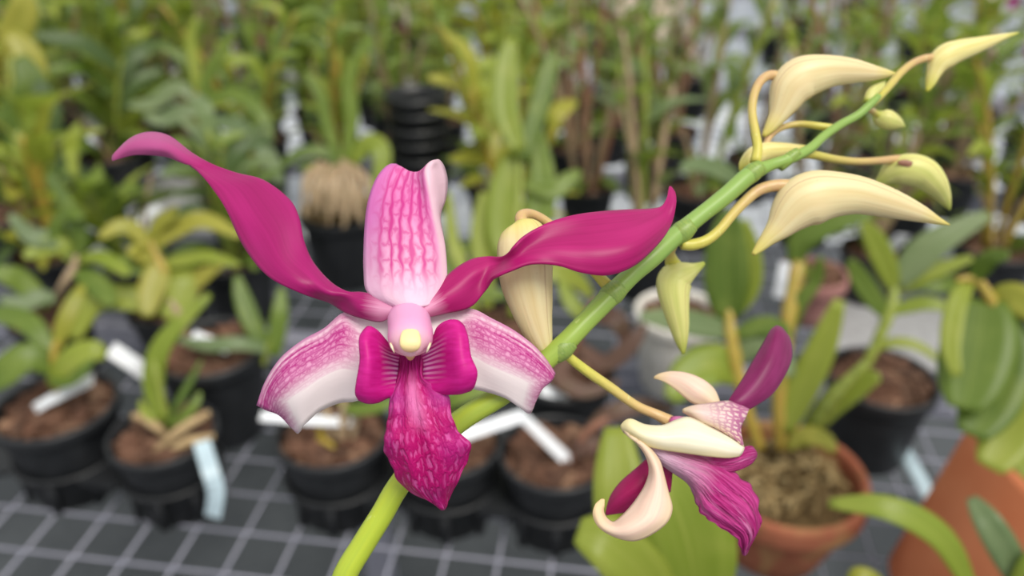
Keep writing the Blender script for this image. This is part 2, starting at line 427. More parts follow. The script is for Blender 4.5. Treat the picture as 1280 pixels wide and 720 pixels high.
def sweep_into(mb, pts, rad, K=14, flat=1.0, ref=None, t0=0, t1=1):
    """pts world Vectors, rad radii; elliptical section, flat = depth squash"""
    b0 = len(mb.v); rings = []
    n = len(pts)
    for i in range(n):
        T = (pts[min(i + 1, n - 1)] - pts[max(i - 1, 0)]).normalized()
        V = ref if ref is not None else (pts[i] - C0).normalized()
        a = T.cross(V)
        if a.length < .05: a = T.cross(AX)
        a.normalize(); b = T.cross(a).normalized()
        rings.append([pts[i] + a * (rad[i] * math.cos(2 * math.pi * j / K)) - b * (rad[i] * flat * math.sin(2 * math.pi * j / K)) for j in range(K)])
    L = [0]
    for i in range(1, n): L.append(L[-1] + (pts[i] - pts[i - 1]).length)
    mb.grid(rings, closed_u=True, uvs=([j / K for j in range(K + 1)], [l / L[-1] for l in L]))
    mb.ring_cap(b0, K, True, 0); mb.ring_cap(b0 + (n - 1) * K, K, False, 1)

def tube_px(name, spec, mat, parent, n=28, K=14, flat=1.0, lump=0.0, into=None):
    """spec: (x, y, depth, radius in px)"""
    B = cr(spec, n)
    pts = [P(x, y, d) for x, y, d, r in B]
    rad = [max(.3, r) * d / 1000 / F for x, y, d, r in B]
    mb = into or MB()
    sweep_into(mb, pts, rad, K, flat)
    if into is None: return mb.build(name, mat, parent)

def tube_w(mb, pts, rad, n=10, K=7):
    B = cr([(*p, r) for p, r in zip(pts, rad)], n)
    V = [Vector(b[:3]) for b in B]
    sweep_into(mb, V, [b[3] for b in B], K, ref=Vector((.31, -.9, .3)))

def lathe(mb, prof, c=Vector((0, 0, 0)), K=32, M3=None):
    rings = []
    for r, z in prof:
        row = []
        for j in range(K):
            a = 2 * math.pi * j / K
            v = Vector((r * math.cos(a), r * math.sin(a), z))
            if M3 is not None: v = M3 @ v
            row.append(c + v)
        rings.append(row)
    mb.grid(rings, closed_u=True)

def box(mb, c, half, R=None, jit=0):
    b = len(mb.v)
    for sx in (-1, 1):
        for sy in (-1, 1):
            for sz in (-1, 1):
                v = Vector((sx * half[0], sy * half[1], sz * half[2]))
                if jit: v = Vector(tuple(q * random.uniform(1 - jit, 1 + jit) for q in v))
                if R is not None: v = R @ v
                mb.v.append(tuple(c + v))
    for f in ((0, 1, 3, 2), (4, 6, 7, 5), (0, 4, 5, 1), (2, 3, 7, 6), (0, 2, 6, 4), (1, 5, 7, 3)):
        mb.face([b + i for i in f])

def leaf_into(mb, pts, width, facing, fold=.25, nseg=12, prof=.75, K=5, tw=0.0):
    """leaf blade along a curve of world points, facing = direction its upper side looks"""
    B = cr([tuple(p) for p in pts], nseg + 1); B = [Vector(b) for b in B]
    rows = []
    for i, c in enumerate(B):
        t = i / nseg
        T = (B[min(i + 1, nseg)] - B[max(i - 1, 0)]).normalized()
        s = T.cross(facing)
        if s.length < 1e-3: s = T.cross(AX)
        s.normalize(); N = s.cross(T).normalized()
        if tw:
            R = Matrix.Rotation(tw * t, 3, T); s = R @ s; N = R @ N
        w = width * .5 * max(.0, math.sin(math.pi * min(1, t * .93 + .07 * (1 - t)) ** .9)) ** prof
        w = max(w, width * .05 if t < .5 else width * .01)
        row = []
        for j in range(K):
            q = j / (K - 1) * 2 - 1
            row.append(c + s * (q * w) + N * (abs(q) * w * fold))
        rows.append(row)
    mb.grid(rows)

def leaf_px(parent, pts, wpx, mat, face=.75, fold=.22, prof=.7, label=None, tw=0, name='leaf'):
    W = [P(*p) for p in pts]
    dm = pts[len(pts) // 2][2] / 1000
    toward = (C0 - W[len(W) // 2]).normalized()
    facing = (toward * face + UP * (1 - face)).normalized()
    mb = MB(); leaf_into(mb, W, wpx * dm / F, facing, fold, prof=prof, nseg=16, tw=tw)
    o = mb.build(name, mat, parent, thick=.0006)
    if label: o['label'] = label
    return o

# ------------------------------------------------------------------ pots
def pot_profile(R, h, kind='nursery'):
    if kind == 'nursery':
        rb = R * .74
        return [(0.0, .002), (rb * .6, .002), (rb * .96, 0), (rb, h * .03), (R * .9, h * .8), (R * .9, h * .86), (R * .985, h * .87), (R, h * .89), (R, h * .985),
                (R * .985, h), (R * .93, h), (R * .91, h * .98), (R * .88, h * .8), (rb * .9, h * .1), (0, h * .08)]
    if kind == 'terra':
        rb = R * .62
        return [(0, .002), (rb * .9, 0), (rb, h * .02), (rb * 1.12, h * .2), (R * .86, h * .62), (R * .9, h * .72), (R * .98, h * .74), (R, h * .78), (R * 1.0, h * .95),
                (R * .98, h), (R * .91, h), (R * .89, h * .96), (R * .86, h * .72), (rb * .9, h * .12), (0, h * .1)]

def pot_mesh(root, R, h, kind, mat, M3=None):
    mb = MB(); lathe(mb, pot_profile(R, h, kind), c=parent_origin(root), K=40, M3=M3)
    return mb.build('pot', mat, root)

def medium_mesh(root, R, z, mat='bark', chunk=.008, n=90, M3=None, name='potting_bark', hump=.1):
    mb = MB(); c = parent_origin(root)
    X = (lambda v: c + (M3 @ v if M3 is not None else v))
    K = 24; rings = []
    for i in range(7):
        r = R * i / 6
        rings.append([X(Vector((r * math.cos(2 * math.pi * j / K), r * math.sin(2 * math.pi * j / K),
                               z + hump * R * (1 - (i / 6) ** 2) + (.08 * R * noise.noise(Vector((r * 40, j * .9, z * 9))) if i < 6 else 0)))) for j in range(K)])
    mb.grid(rings, closed_u=True)
    for k in range(n):
        a = random.uniform(0, 2 * math.pi); r = R * .94 * math.sqrt(random.random())
        q = Matrix.Rotation(random.uniform(0, 6.3), 3, 'Z') @ Matrix.Rotation(random.uniform(-.6, .6), 3, 'X')
        if M3 is not None: q = M3 @ q
        s = chunk * random.uniform(.6, 1.5)
        r = min(r, R * .93 - s * .8)
        box(mb, X(Vector((r * math.cos(a), r * math.sin(a), z + hump * R * (1 - (r / R) ** 2) + s * .25))), (s, s * random.uniform(.4, .8), s * random.uniform(.25, .6)), q, .35)
    o = mb.build(name, mat, root, smooth=False); return o

def moss_mesh(root, R, z):
    """tangle of dried roots and moss"""
    mb = MB(); c = parent_origin(root)
    K = 28; rings = []
    for i in range(9):
        r = R * i / 8
        rings.append([c + Vector((r * math.cos(2 * math.pi * j / K), r * math.sin(2 * math.pi * j / K),
                                  z + .34 * R * (1 - (i / 8) ** 2) + .1 * R * noise.noise(Vector((r * 30 * math.cos(j * .22), r * 30 * math.sin(j * .22), 3))))) for j in range(K)])
    mb.grid(rings, closed_u=True)
    for k in range(150):
        a = random.uniform(0, 6.28); r = R * .8 * math.sqrt(random.random()); q = random.uniform(0, 6.28); L = random.uniform(.012, .03)
        p0 = Vector((r * math.cos(a), r * math.sin(a), 0)); pts = []
        for s in (-1, -.3, .4, 1):
            p = p0 + Vector((math.cos(q + s * .5), math.sin(q + s * .5), 0)) * L * s * .5
            rr = p.length
            if rr > R * .92: p *= R * .92 / rr; rr = R * .92
            p.z = z + .34 * R * (1 - (rr / R) ** 2) + random.uniform(.0, .006) + (.005 if abs(s) < .5 else 0)
            pts.append(c + p)
        tube_w(mb, pts, [.0012, .0018, .0018, .001], 6, 5)
    o = mb.build('moss_tangle', 'moss', root); return o

BASES = []                      # bases of the near pots, so that the thicket keeps clear of them
def near_pot(name, cx, cy, wpx, kind, mat, label, cat='potted orchid', asp=.84, fill='bark', zfill=.86, group=None, tilt=None, chunk=.008):
    diam = .11; z0 = .004
    for _ in range(12):
        h = diam * asp; D = depth_at(cy, h + z0); diam = wpx * D / 1000 / F
    base = P(cx, cy, D); base.z = z0
    root = empty(name, base, label, cat, group)
    R = diam / 2; h = diam * asp
    pot_mesh(root, R, h, kind, mat, tilt)
    if fill == 'moss': moss_mesh(root, R * .87, h * zfill)
    elif fill: medium_mesh(root, R * .87, h * zfill, fill, chunk, M3=tilt)
    BASES.append((base.x, base.y, R))
    return root, R, h, D

# ================================================================== THE ORCHID IN THE FOREGROUND
foot = Vector((-.075, .075, .004))
orchid = empty('flowering_orchid', foot,
               'orchid flower spike with open magenta bloom, half open bloom and cream buds, in front', 'orchid')
R0 = .055; H0 = .095
pot_mesh(orchid, R0, H0, 'nursery', M['black']); medium_mesh(orchid, R0 * .87, H0 * .86)
# stem: from the cane below the frame up through the picture
spec = [(430, 722, 150, 15.2), (455, 679, 150, 14.8), (478, 642, 150, 14.5), (497, 609, 150, 14.2), (532, 564, 151, 14), (575, 526, 151, 14), (628, 493, 151, 13.5), (668, 462, 151, 13),
        (703, 432, 151, 13), (732, 402, 152, 12.5), (765, 368, 154, 13), (790, 343, 155, 12), (815, 321, 156, 13), (850, 290, 159, 11.5), (880, 266, 161, 10.5),
        (908, 244, 163, 11), (938, 218, 165, 11), (962, 207, 167, 7.5), (988, 198, 168, 7), (1012, 186, 170, 6.2), (1030, 170, 172, 5.6), (1050, 156, 174, 5.4), (1072, 144, 175, 5.2), (1088, 130, 176, 5), (1098, 120, 177, 4)]
W = [P(x, y, d) for x, y, d, r in spec]; RR = [r * d / 1000 / F for x, y, d, r in spec]
low = [foot + Vector((0, 0, .08)), foot + Vector((.002, .0, .2)), foot + Vector((.012, -.002, .32)), P(385, 815, 150)]
lowr = [.0042, .0036, .003, .0024]
low.append(W[0]); lowr.append(RR[0]); LP = []
for i in range(len(low) - 1):
    k_ = max(1, int((low[i + 1] - low[i]).length / .008))
    LP += [(*(low[i].lerp(low[i + 1], q / k_)), lowr[i] + (lowr[i + 1] - lowr[i]) * q / k_) for q in range(k_)]
LA = np.array(LP + [(*W[0], RR[0]), (*W[1], RR[1])])
for _ in range(60): LA[1:-2] = (LA[:-3] + LA[1:-2] * 2 + LA[2:-1]) / 4
ALL = list(map(tuple, LA[:-1])) + [(*p, r) for p, r in zip(W[1:], RR[1:])]
mb = MB(); B = cr(ALL, 300)
sweep_into(mb, [Vector(b[:3]) for b in B], [b[3] for b in B], 18)
mb.build('flower_stem', 'stem', orchid)
for k, (x, y, d, r) in enumerate([(703, 436, 151, 15), (766, 367, 154, 15.5), (853, 290, 159, 14.5), (940, 217, 165, 12.5), (986, 199, 168, 8)]):
    tube_px('stem_node', [(x - 12, y + 11, d, r * .72), (x - 4, y + 3, d, r * .93), (x + 3, y - 3, d, r * .93), (x + 12, y - 10, d, r * .7)], 'node', orchid, 10, 16)

# ---- main flower
col = tube_px('flower', [(511, 395, 144, 24), (511, 398, 142.6, 26.5), (512, 406, 140, 27), (513, 415, 137.6, 28), (513, 423, 135.6, 28), (513, 430, 134.6, 25.5), (513, 436, 134.2, 18), (513, 439, 134.4, 9)],
              M['column'], orchid, 26, 28, 1.0)
col['label'] = 'open magenta and pink bloom facing the front'
tube_px('anther_cap', [(513, 411, 133.4, 4), (513, 414, 132.6, 10), (513, 420, 131.6, 12.5), (513, 427, 130.9, 13.4), (513, 433, 130.9, 12.5), (513, 437, 131.6, 9), (513, 439, 132.4, 3)], M['anther'], col, 18, 20, .4)
# small hooks beside the cap
for sx in (-1, 1):
    tube_px('column_tooth', [(513 + sx * 25, 429, 132.5, 1.2), (513 + sx * 23, 434, 131.8, 1.5), (513 + sx * 20, 441, 132, .5)], M['sepal_white'], col, 8, 8)
tube_px('column_foot', [(513, 433, 133.6, 9), (513, 440, 135, 8), (513, 447, 138.5, 4)], M['bud_yellow'], col, 10, 14)

dors = [[(492, 382, 141), (501, 383, 140), (513, 384, 139.6), (526, 384, 140), (538, 381, 141), (539, 381, 141.6)],
        [(461, 366, 143.5), (482, 369, 141), (508, 370, 140), (533, 369, 141), (554, 362, 143.5), (555, 362, 144.2)],
        [(456, 340, 145), (480, 341, 142), (505, 341, 141.4), (531, 341, 142), (555, 340, 144.5), (556, 340, 145.3)],
        [(456, 305, 146), (479, 305, 143.5), (504, 305, 142.6), (528, 305, 143), (552, 306, 144.5), (554, 304, 146.5)],
        [(458, 272, 147.5), (480, 273, 145), (504, 274, 143.6), (526, 274, 143.6), (545, 274, 143.6), (549, 271, 148)],
        [(462, 248, 149), (483, 249, 146.5), (506, 250, 144.8), (526, 250, 144), (541, 250, 143.2), (556, 248, 149)],
        [(470, 226, 151), (487, 229, 149), (509, 234, 146.8), (526, 233, 145), (537, 227, 143), (558, 226, 150)],
        [(479, 213, 152.5), (492, 217, 151), (510, 224, 149), (525, 222, 146.6), (535, 213, 143.6), (554, 209, 150.5)],
        [(487, 207, 154), (498, 209, 153), (512, 216, 152), (525, 215.5, 149.5), (538, 204, 145), (548, 201, 150)],
        [(494, 206, 156), (502, 211, 156.5), (513, 218, 156.5), (524, 218, 155), (538, 206, 150), (544, 204, 151)]]
patch('dorsal_sepal', dors, M['dorsal'], col, thick=.0006)['label'] = 'upright pale pink sepal with reticulate veins'

lp = [[(494, 380, 142), (493, 385, 141), (491, 390, 141), (488, 396, 141.5)],
      [(474, 371, 143), (474, 380, 141.6), (474, 391, 141.4), (475, 402, 142)],
      [(452, 366, 143.5), (451, 376, 142), (450, 387, 142), (452, 397, 143)],
      [(434, 365, 143), (431, 369, 142.6), (430, 377, 144), (432, 390, 145)],
      [(413, 353, 144), (409, 364, 141.8), (407, 370, 143.5), (411, 377, 147)],
      [(391, 328, 146), (384, 341, 143.5), (377, 354, 142), (376, 366, 142.5)],
      [(380, 302, 147), (362, 318, 144.6), (348, 331, 143.5), (335, 345, 144)],
      [(374, 273, 149), (350, 284, 147), (327, 297, 146.4), (305, 308, 147.5)],
      [(362, 250, 151), (334, 260, 149), (309, 269, 148.5), (284, 264, 149.5)],
      [(330, 226, 153), (312, 233, 151.8), (291, 240, 151.4), (267, 238, 152)],
      [(296, 217, 155), (283, 221, 154.2), (268, 224, 153.6), (252, 219, 154)],
      [(266, 206, 156.5), (258, 208, 156.2), (250, 211, 155.8), (241, 209, 156)],
      [(240, 192, 158.5), (234, 196, 157), (228, 201, 157), (221, 200, 158.5)],
      [(212, 171, 163), (211, 180, 159.5), (209, 188, 158.4), (206, 195, 160)],
      [(186, 166, 164), (184, 175, 160.6), (182, 184, 159.4), (179, 193, 160.5)],
      [(163, 174, 163), (162, 180, 161), (161, 187, 160.6), (160, 195, 161.5)],
      [(141, 195, 162), (141, 197, 162), (141, 199, 162), (141, 201, 162)]]
patch('petal', lp, M['petal'], col)['label'] = 'long twisted magenta petal pointing left'
rp = [[(524, 380, 142), (527, 386, 140.6), (530, 391, 140.6), (533, 396, 141.5)],
      [(545, 361, 143.5), (549, 371, 141.4), (554, 381, 141.4), (559, 391, 142.5)],
      [(566, 339, 145), (573, 354, 142.6), (580, 369, 142.6), (587, 384, 143.5)],
      [(589, 325, 146), (593, 340, 144), (598, 354, 144.2), (604, 367, 144)],
      [(611, 321, 146.5), (612, 331, 145.6), (612, 341, 144.6), (614, 351, 142.5)],
      [(629, 320, 143.5), (626, 328, 144.6), (623, 336, 144), (622, 345, 140.5)],
      [(641, 310, 140), (641, 319, 141.6), (640, 328, 141.8), (639, 338, 140)],
      [(656, 295, 141), (658, 307, 142), (661, 319, 141.4), (664, 330, 140.2)],
      [(679, 281, 143), (684, 298, 142.6), (690, 315, 141), (697, 332, 140.6)],
      [(710, 271, 145), (716, 293, 143.4), (722, 316, 140.8), (727, 341, 140.6)],
      [(742, 266, 147), (748, 290, 144), (754, 316, 140.8), (760, 344, 141.4)],
      [(782, 263, 149), (788, 285, 145.6), (792, 308, 142.4), (792, 332, 143)],
      [(811, 262, 151), (815, 275, 148.6), (818, 291, 146.4), (820, 307, 147)],
      [(826, 259, 152), (830, 266, 151), (834, 275, 150.2), (837, 283, 150.5)],
      [(833, 249, 153), (837, 252, 152.5), (841, 255, 152), (844, 258, 152)],
      [(835, 240, 154), (838, 241, 154), (841, 242, 154), (844, 243, 154)],
      [(836, 234, 155), (837, 234, 155), (838, 234, 155), (839, 235, 155)]]
patch('petal', rp, M['petal_right'], col)['label'] = 'twisted magenta petal pointing right'
ll = [[(500, 393, 144.5), (498, 410, 144), (496, 430, 144), (494, 450, 144.6)],
      [(455, 398, 145.6), (455, 430, 144.6), (455, 465, 144.6), (455, 496, 146)],
      [(431, 391, 146.5), (428, 425, 144.4), (426, 465, 144), (424, 503, 147)],
      [(406, 411, 146.5), (403, 440, 144.4), (401, 475, 144), (400, 513, 147)],
      [(379, 426, 147), (379, 452, 144.8), (381, 490, 144.4), (389, 522, 147.4)],
      [(352, 448, 147.6), (356, 470, 145.4), (365, 502, 145.6), (379, 532, 148)],
      [(333, 477, 149), (341, 490, 147.4), (354, 511, 147.8), (374, 541, 151)],
      [(322, 506, 151), (334, 512, 150.4), (350, 518, 151), (368, 536, 153)]]
patch('lateral_sepal', ll, M['lateral'], col, thick=.0006)['label'] = 'white sepal edged with magenta veins, left side'
rl = [[(530, 395, 144.5), (531, 412, 144), (532, 430, 144), (534, 450, 144.6)],
      [(562, 389, 145.4), (562, 420, 144.6), (562, 450, 144.6), (565, 480, 146)],
      [(589, 386, 145.6), (589, 418, 144.6), (590, 450, 144.6), (593, 486, 146.4)],
      [(615, 399, 146.2), (614, 428, 144.6), (612, 460, 144.6), (612, 490, 147)],
      [(641, 413, 147), (638, 440, 145.2), (635, 470, 145.4), (632, 497, 147.4)],
      [(665, 431, 147.6), (661, 453, 146.2), (655, 480, 146.6), (648, 508, 148.6)],
      [(682, 450, 149), (678, 466, 147.6), (671, 488, 148), (662, 516, 151.5)],
      [(693, 467, 150.5), (689, 475, 149.6), (680, 482, 149.6), (667, 494, 152)]]
patch('lateral_sepal', rl, M['lateral'], col, thick=.0006)['label'] = 'white sepal edged with magenta veins, right side'

ruf = lambda u, t: .55 * math.sin(t * 30 + u * 5) * (abs(u - .5) * 2) ** 2 * (1 if t > .35 else 0) + .28 * math.sin(u * 24 + t * 6) * (1 if t > .3 else t / .3)
mid = [[(497, 436, 142), (502, 436, 142.6), (508, 436, 143), (514, 436, 143.2), (520, 436, 143), (526, 436, 142.6), (531, 436, 142)],
       [(500, 455, 140.6), (504, 455, 141.2), (509, 455, 141.4), (514, 455, 141.4), (519, 455, 141.4), (524, 455, 141.2), (528, 455, 140.6)],
       [(497, 475, 138.8), (501, 475, 139.4), (507, 475, 139.2), (514, 475, 138.8), (521, 475, 139.2), (526, 475, 139.4), (531, 475, 138.8)],
       [(489, 496, 137.6), (496, 497, 137.2), (505, 498, 137), (515, 498, 136.8), (526, 498, 137), (543, 497, 137), (559, 494, 137.6)],
       [(487, 520, 137.6), (496, 521, 136.4), (507, 522, 136), (519, 522, 136), (532, 521, 136), (548, 520, 136.2), (563, 518, 137.4)],
       [(483, 545, 138), (495, 547, 136.2), (509, 548, 135.6), (524, 548, 136.2), (541, 547, 135.6), (559, 545, 136.2), (573, 542, 137.8)],
       [(482, 562, 138.8), (496, 565, 137), (511, 567, 136), (528, 567, 136.8), (547, 565, 136), (567, 560, 137), (587, 553, 138.6)],
       [(491, 580, 140), (503, 584, 138.4), (516, 587, 137.2), (532, 588, 138), (551, 586, 137.4), (568, 582, 138.6), (583, 576, 140)],
       [(499, 600, 142), (509, 604, 140.4), (521, 607, 139.2), (536, 609, 139.8), (552, 606, 139.4), (564, 602, 140.8), (573, 599, 142)],
       [(518, 616, 144), (525, 618, 142.8), (532, 620, 141.8), (542, 622, 142), (552, 620, 142), (559, 617, 143), (564, 614, 144)],
       [(540, 626, 145), (543, 628, 144.4), (546, 631, 144), (551, 634, 144), (555, 632, 144), (557, 629, 144.6), (559, 627, 145.2)],
       [(552, 636, 146), (552.5, 636, 146), (553, 636, 146), (554, 636, 146), (554.5, 636, 146), (555, 636, 146), (555.5, 635, 146)]]
mb = MB(); patch_into(mb, mid, res=8, disp=ruf, jag=.8)
lip = mb.build('lip', M['lip'], col, thick=.0006); lip['label'] = 'magenta lip with pale centre and ruffled pointed end'
llo = [[(456, 413, 137), (461, 409, 136.4), (467, 411, 137), (474, 417, 138.5), (482, 428, 140.5)],
       [(450, 424, 134.6), (458, 424, 134), (469, 426, 136), (482, 436, 139), (498, 442, 141.6)],
       [(451, 450, 133.6), (461, 450, 132.8), (474, 450, 135.6), (488, 453, 139.6), (503, 457, 142)],
       [(447, 474, 133.6), (459, 475, 132.8), (474, 475, 135.4), (490, 475, 138.8), (505, 476, 141)],
       [(445, 490, 134.4), (458, 493, 133.6), (473, 493, 135.4), (489, 490, 137.6), (505, 490, 139.6)],
       [(449, 499, 136), (460, 503, 135.6), (472, 502, 136.6), (486, 496, 138), (504, 498, 139.4)]]
patch('side_lobe', llo, M['lobe'], col, thick=.0006)
rlo = [[(579, 408, 137), (571, 401, 136.2), (559, 401, 136.6), (548, 409, 138.5), (543, 424, 140.5)],
       [(584, 422, 135), (573, 421, 134), (559, 422, 135.8), (544, 432, 139), (528, 442, 141.6)],
       [(588, 446, 134), (574, 446, 133), (557, 447, 135.8), (540, 452, 139.6), (525, 457, 142)],
       [(596, 464, 133.6), (577, 468, 132.8), (559, 470, 135.6), (541, 473, 138.8), (522, 476, 141)],
       [(593, 480, 134.6), (576, 484, 133.8), (558, 485, 135.6), (541, 487, 137.8), (520, 490, 139.6)],
       [(588, 487, 136.2), (575, 491, 135.6), (560, 492, 136.6), (546, 492, 138), (522, 498, 139.4)]]
patch('side_lobe', rlo, M['lobe'], col, thick=.0006)
tube_px('flower_stalk', [(512, 392, 143, 9), (518, 410, 148, 9), (560, 440, 153, 7), (640, 458, 155, 6), (690, 445, 153, 6), (700, 438, 151.5, 5)], M['pedicel'], col, 20, 12)

# ---- second flower, seen from the side
f2 = tube_px('flower', [(838, 527, 158, 7), (852, 532, 157, 12), (872, 541, 156, 14), (893, 548, 155, 12), (905, 551, 154.5, 7)], M['column'], orchid, 14, 16)
f2['label'] = 'half open cream bloom with purple lip seen from the side'
tube_px('flower_stalk', [(702, 436, 151.5, 6), (712, 447, 153, 6), (735, 465, 155, 6.4), (764, 485, 157, 6.2), (795, 507, 158.5, 6), (820, 518, 159, 6.4), (838, 527, 158.5, 8)], M['pedicel'], f2, 24, 12)
pr = [[(908, 506, 158), (915, 508, 157.4), (923, 510, 157.4), (932, 512, 158)],
      [(914, 496, 158.5), (923, 499, 157.4), (933, 503, 157.4), (942, 508, 158.5)],
      [(929, 473, 161), (941, 481, 158.8), (953, 490, 158.8), (965, 492, 160.5)],
      [(945, 445, 164), (958, 453, 161), (971, 463, 161), (981, 468, 162.5)],
      [(955, 428, 166), (966, 433, 163.4), (978, 441, 163.4), (989, 447, 165)],
      [(963, 414, 168), (970, 415, 166.4), (979, 419, 166.4), (987, 425, 167.4)],
      [(970, 408, 169), (972, 408, 169), (975, 409, 169), (978, 411, 169)]]
patch('petal', pr, M['petal_plum'], f2)['label'] = 'plum coloured petal raised to the right'
ps = [[(900, 505, 160), (897, 508, 159), (894, 511, 159)],
      [(893, 488, 161), (886, 496, 159), (880, 508, 159.6)],
      [(880, 476, 161), (871, 486, 159), (864, 503, 159.8)],
      [(862, 468, 161.6), (855, 476, 160), (848, 490, 160.4)],
      [(843, 465, 162.4), (839, 471, 161.4), (835, 480, 161.4)],
      [(827, 467, 163), (826, 471, 162.6), (825, 475, 162.6)],
      [(818, 471, 163.6), (818, 472, 163.6), (819, 473, 163.6)]]
patch('dorsal_sepal', ps, M['sepal_cream'], f2)
pn = [[(854, 512, 156), (854, 513, 156), (854, 514, 156), (855, 515, 156)],
      [(866, 508, 156), (868, 514, 154), (871, 519, 153.8), (874, 526, 154.4)],
      [(886, 505, 157), (889, 515, 153.8), (892, 524, 153.2), (894, 534, 153.8)],
      [(908, 502, 157.6), (910, 516, 153.8), (911, 530, 152.8), (914, 546, 153)],
      [(926, 504, 158), (924, 519, 154.6), (922, 534, 153.6), (926, 556, 153.4)],
      [(937, 508, 159), (932, 520, 156), (925, 536, 154.8), (929, 560, 154)]]
patch('sepal', pn, M['sepal_net'], f2)['label'] = 'folded cream sepal with purple net at its edge'
pw = [[(778, 530, 152), (777, 533, 152), (778, 536, 152), (781, 540, 152.4)],
      [(788, 525, 152), (788, 531, 150.6), (789, 538, 150.4), (792, 545, 151.4)],
      [(806, 532, 152.6), (806, 540, 150.4), (807, 547, 150), (810, 556, 151.2)],
      [(828, 533, 153), (829, 543, 150.2), (829, 552, 149.8), (830, 561, 151)],
      [(846, 526, 153.6), (848, 540, 150.2), (849, 553, 149.6), (849, 564, 150.8)],
      [(862, 523, 154), (866, 540, 150.2), (868, 556, 149.6), (870, 567, 150.8)],
      [(889, 536, 154), (890, 548, 150.6), (890, 559, 150), (892, 570, 151)],
      [(914, 549, 153.6), (913, 556, 151.6), (911, 564, 151.2), (909, 571, 152)],
      [(929, 560, 154), (928, 563, 153.6), (926, 566, 153.4), (923, 569, 153.6)]]
patch('lateral_sepal', pw, M['sepal_white'], f2, thick=.0007)['label'] = 'creamy white sepal along the top of the lip'
pc = [[(778, 531, 152), (780, 534, 151.6), (783, 537, 151.6), (786, 540, 152)],
      [(783, 541, 151.6), (787, 544, 151), (790, 547, 151), (793, 549, 151.6)],
      [(796, 552, 151.6), (800, 554, 150.6), (805, 557, 150.6), (810, 560, 151.4)],
      [(808, 568, 151.6), (812, 571, 150.4), (817, 573, 150.4), (823, 576, 151.4)],
      [(813, 588, 152), (818, 589, 150), (823, 590, 149.6), (828, 592, 151)],
      [(808, 606, 151.4), (816, 609, 149), (825, 612, 148.4), (834, 615, 150)],
      [(799, 621, 150.4), (808, 629, 147.6), (822, 634, 147), (839, 637, 149)],
      [(790, 633, 149.6), (800, 645, 146.4), (813, 651, 145.8), (829, 656, 148)],
      [(779, 645, 149), (784, 656, 146), (791, 664, 145.4), (800, 673, 147.4)],
      [(767, 654, 149), (768, 660, 146.8), (771, 666, 146.2), (776, 672, 147.4)],
      [(757, 648, 149.6), (755, 653, 148), (753, 657, 147.4), (752, 660, 148)],
      [(753, 639, 150.6), (750, 641, 149.4), (746, 643, 149), (743, 646, 149.4)],
      [(754, 631, 151), (751, 631, 150.6), (747, 632, 150.2), (744, 633, 150.2)],
      [(755, 625, 151.6), (754, 625, 151.6), (753, 625, 151.6), (752, 625, 151.6)]]
patch('lateral_sepal', pc, M['sepal_cream'], f2, thick=.0007)['label'] = 'cream sepal curling down and hooking to the left'
pd = [[(835, 560, 157), (838, 575, 156), (840, 590, 156), (838, 614, 157)],
      [(813, 571, 157), (818, 586, 155.6), (822, 600, 155.6), (826, 620, 157)],
      [(794, 587, 157), (799, 602, 155), (803, 616, 155), (806, 630, 157)],
      [(776, 603, 157.4), (781, 615, 155.4), (784, 626, 155.6), (788, 638, 157)],
      [(764, 620, 158), (767, 627, 156.8), (770, 634, 156.8), (773, 641, 157.4)],
      [(757, 642, 158.6), (758, 642, 158.6), (758, 643, 158.6), (759, 643, 158.6)]]
patch('petal', pd, M['petal_dark'], f2)['label'] = 'dark magenta petal behind the hooked sepal'
ruf2 = lambda u, t: (1.1 * math.sin(u * 15 + t * 9) * noise.noise(Vector((u * 4, t * 5, 0))) * 1.6 + .5 * math.sin(u * 33 + 5 * t)) * max(0, min(1, (t - .3) * 3)) * .7
pl = [[(800, 546, 155), (802, 550, 154), (804, 554, 154), (807, 558, 154), (809, 562, 155)],
      [(826, 555, 154.6), (826, 563, 152.6), (827, 571, 152.2), (829, 577, 152.6), (832, 583, 154)],
      [(852, 562, 154.6), (853, 574, 152), (855, 584, 151.4), (858, 594, 152), (861, 604, 154)],
      [(880, 570, 155), (880, 582, 152.2), (879, 596, 151.2), (876, 610, 151.6), (869, 625, 154)],
      [(904, 582, 155.6), (902, 596, 152.6), (897, 612, 151.4), (888, 628, 151.6), (875, 641, 154)],
      [(926, 598, 156), (922, 612, 153), (914, 626, 151.6), (904, 641, 152), (888, 652, 154)],
      [(942, 612, 156.4), (937, 626, 153.4), (929, 640, 152), (918, 652, 152.4), (904, 662, 154.2)],
      [(948, 634, 156.6), (944, 644, 154), (938, 654, 152.8), (930, 663, 153), (919, 671, 154.6)],
      [(950, 655, 157), (946, 662, 155), (941, 669, 154), (934, 675, 154.4), (923, 682, 155.4)],
      [(939, 677, 157.6), (937, 681, 156.4), (935, 685, 156), (931, 687, 156.4), (927, 688, 156.8)],
      [(932, 692, 158), (932, 692, 158), (931, 693, 158), (931, 693, 158), (930, 693, 158)]]
mb = MB(); patch_into(mb, pl, res=8, disp=ruf2, jag=2.2)
patch_into(mb, [[(835, 560, 155.4), (840, 566, 154.6), (846, 574, 155)],
                [(870, 562, 155), (874, 573, 154), (879, 584, 154.8)],
                [(898, 566, 155), (902, 577, 153.8), (906, 590, 154.8)],
                [(920, 562, 155.6), (923, 573, 154.4), (925, 586, 155.2)],
                [(937, 558, 157), (940, 568, 156), (937, 580, 156.2)],
                [(943, 563, 158), (945, 568, 157.6), (943, 573, 157.8)]])
mb.build('lip', M['lip_side'], f2, thick=.0006)['label'] = 'crinkled purple lip hanging to the right'

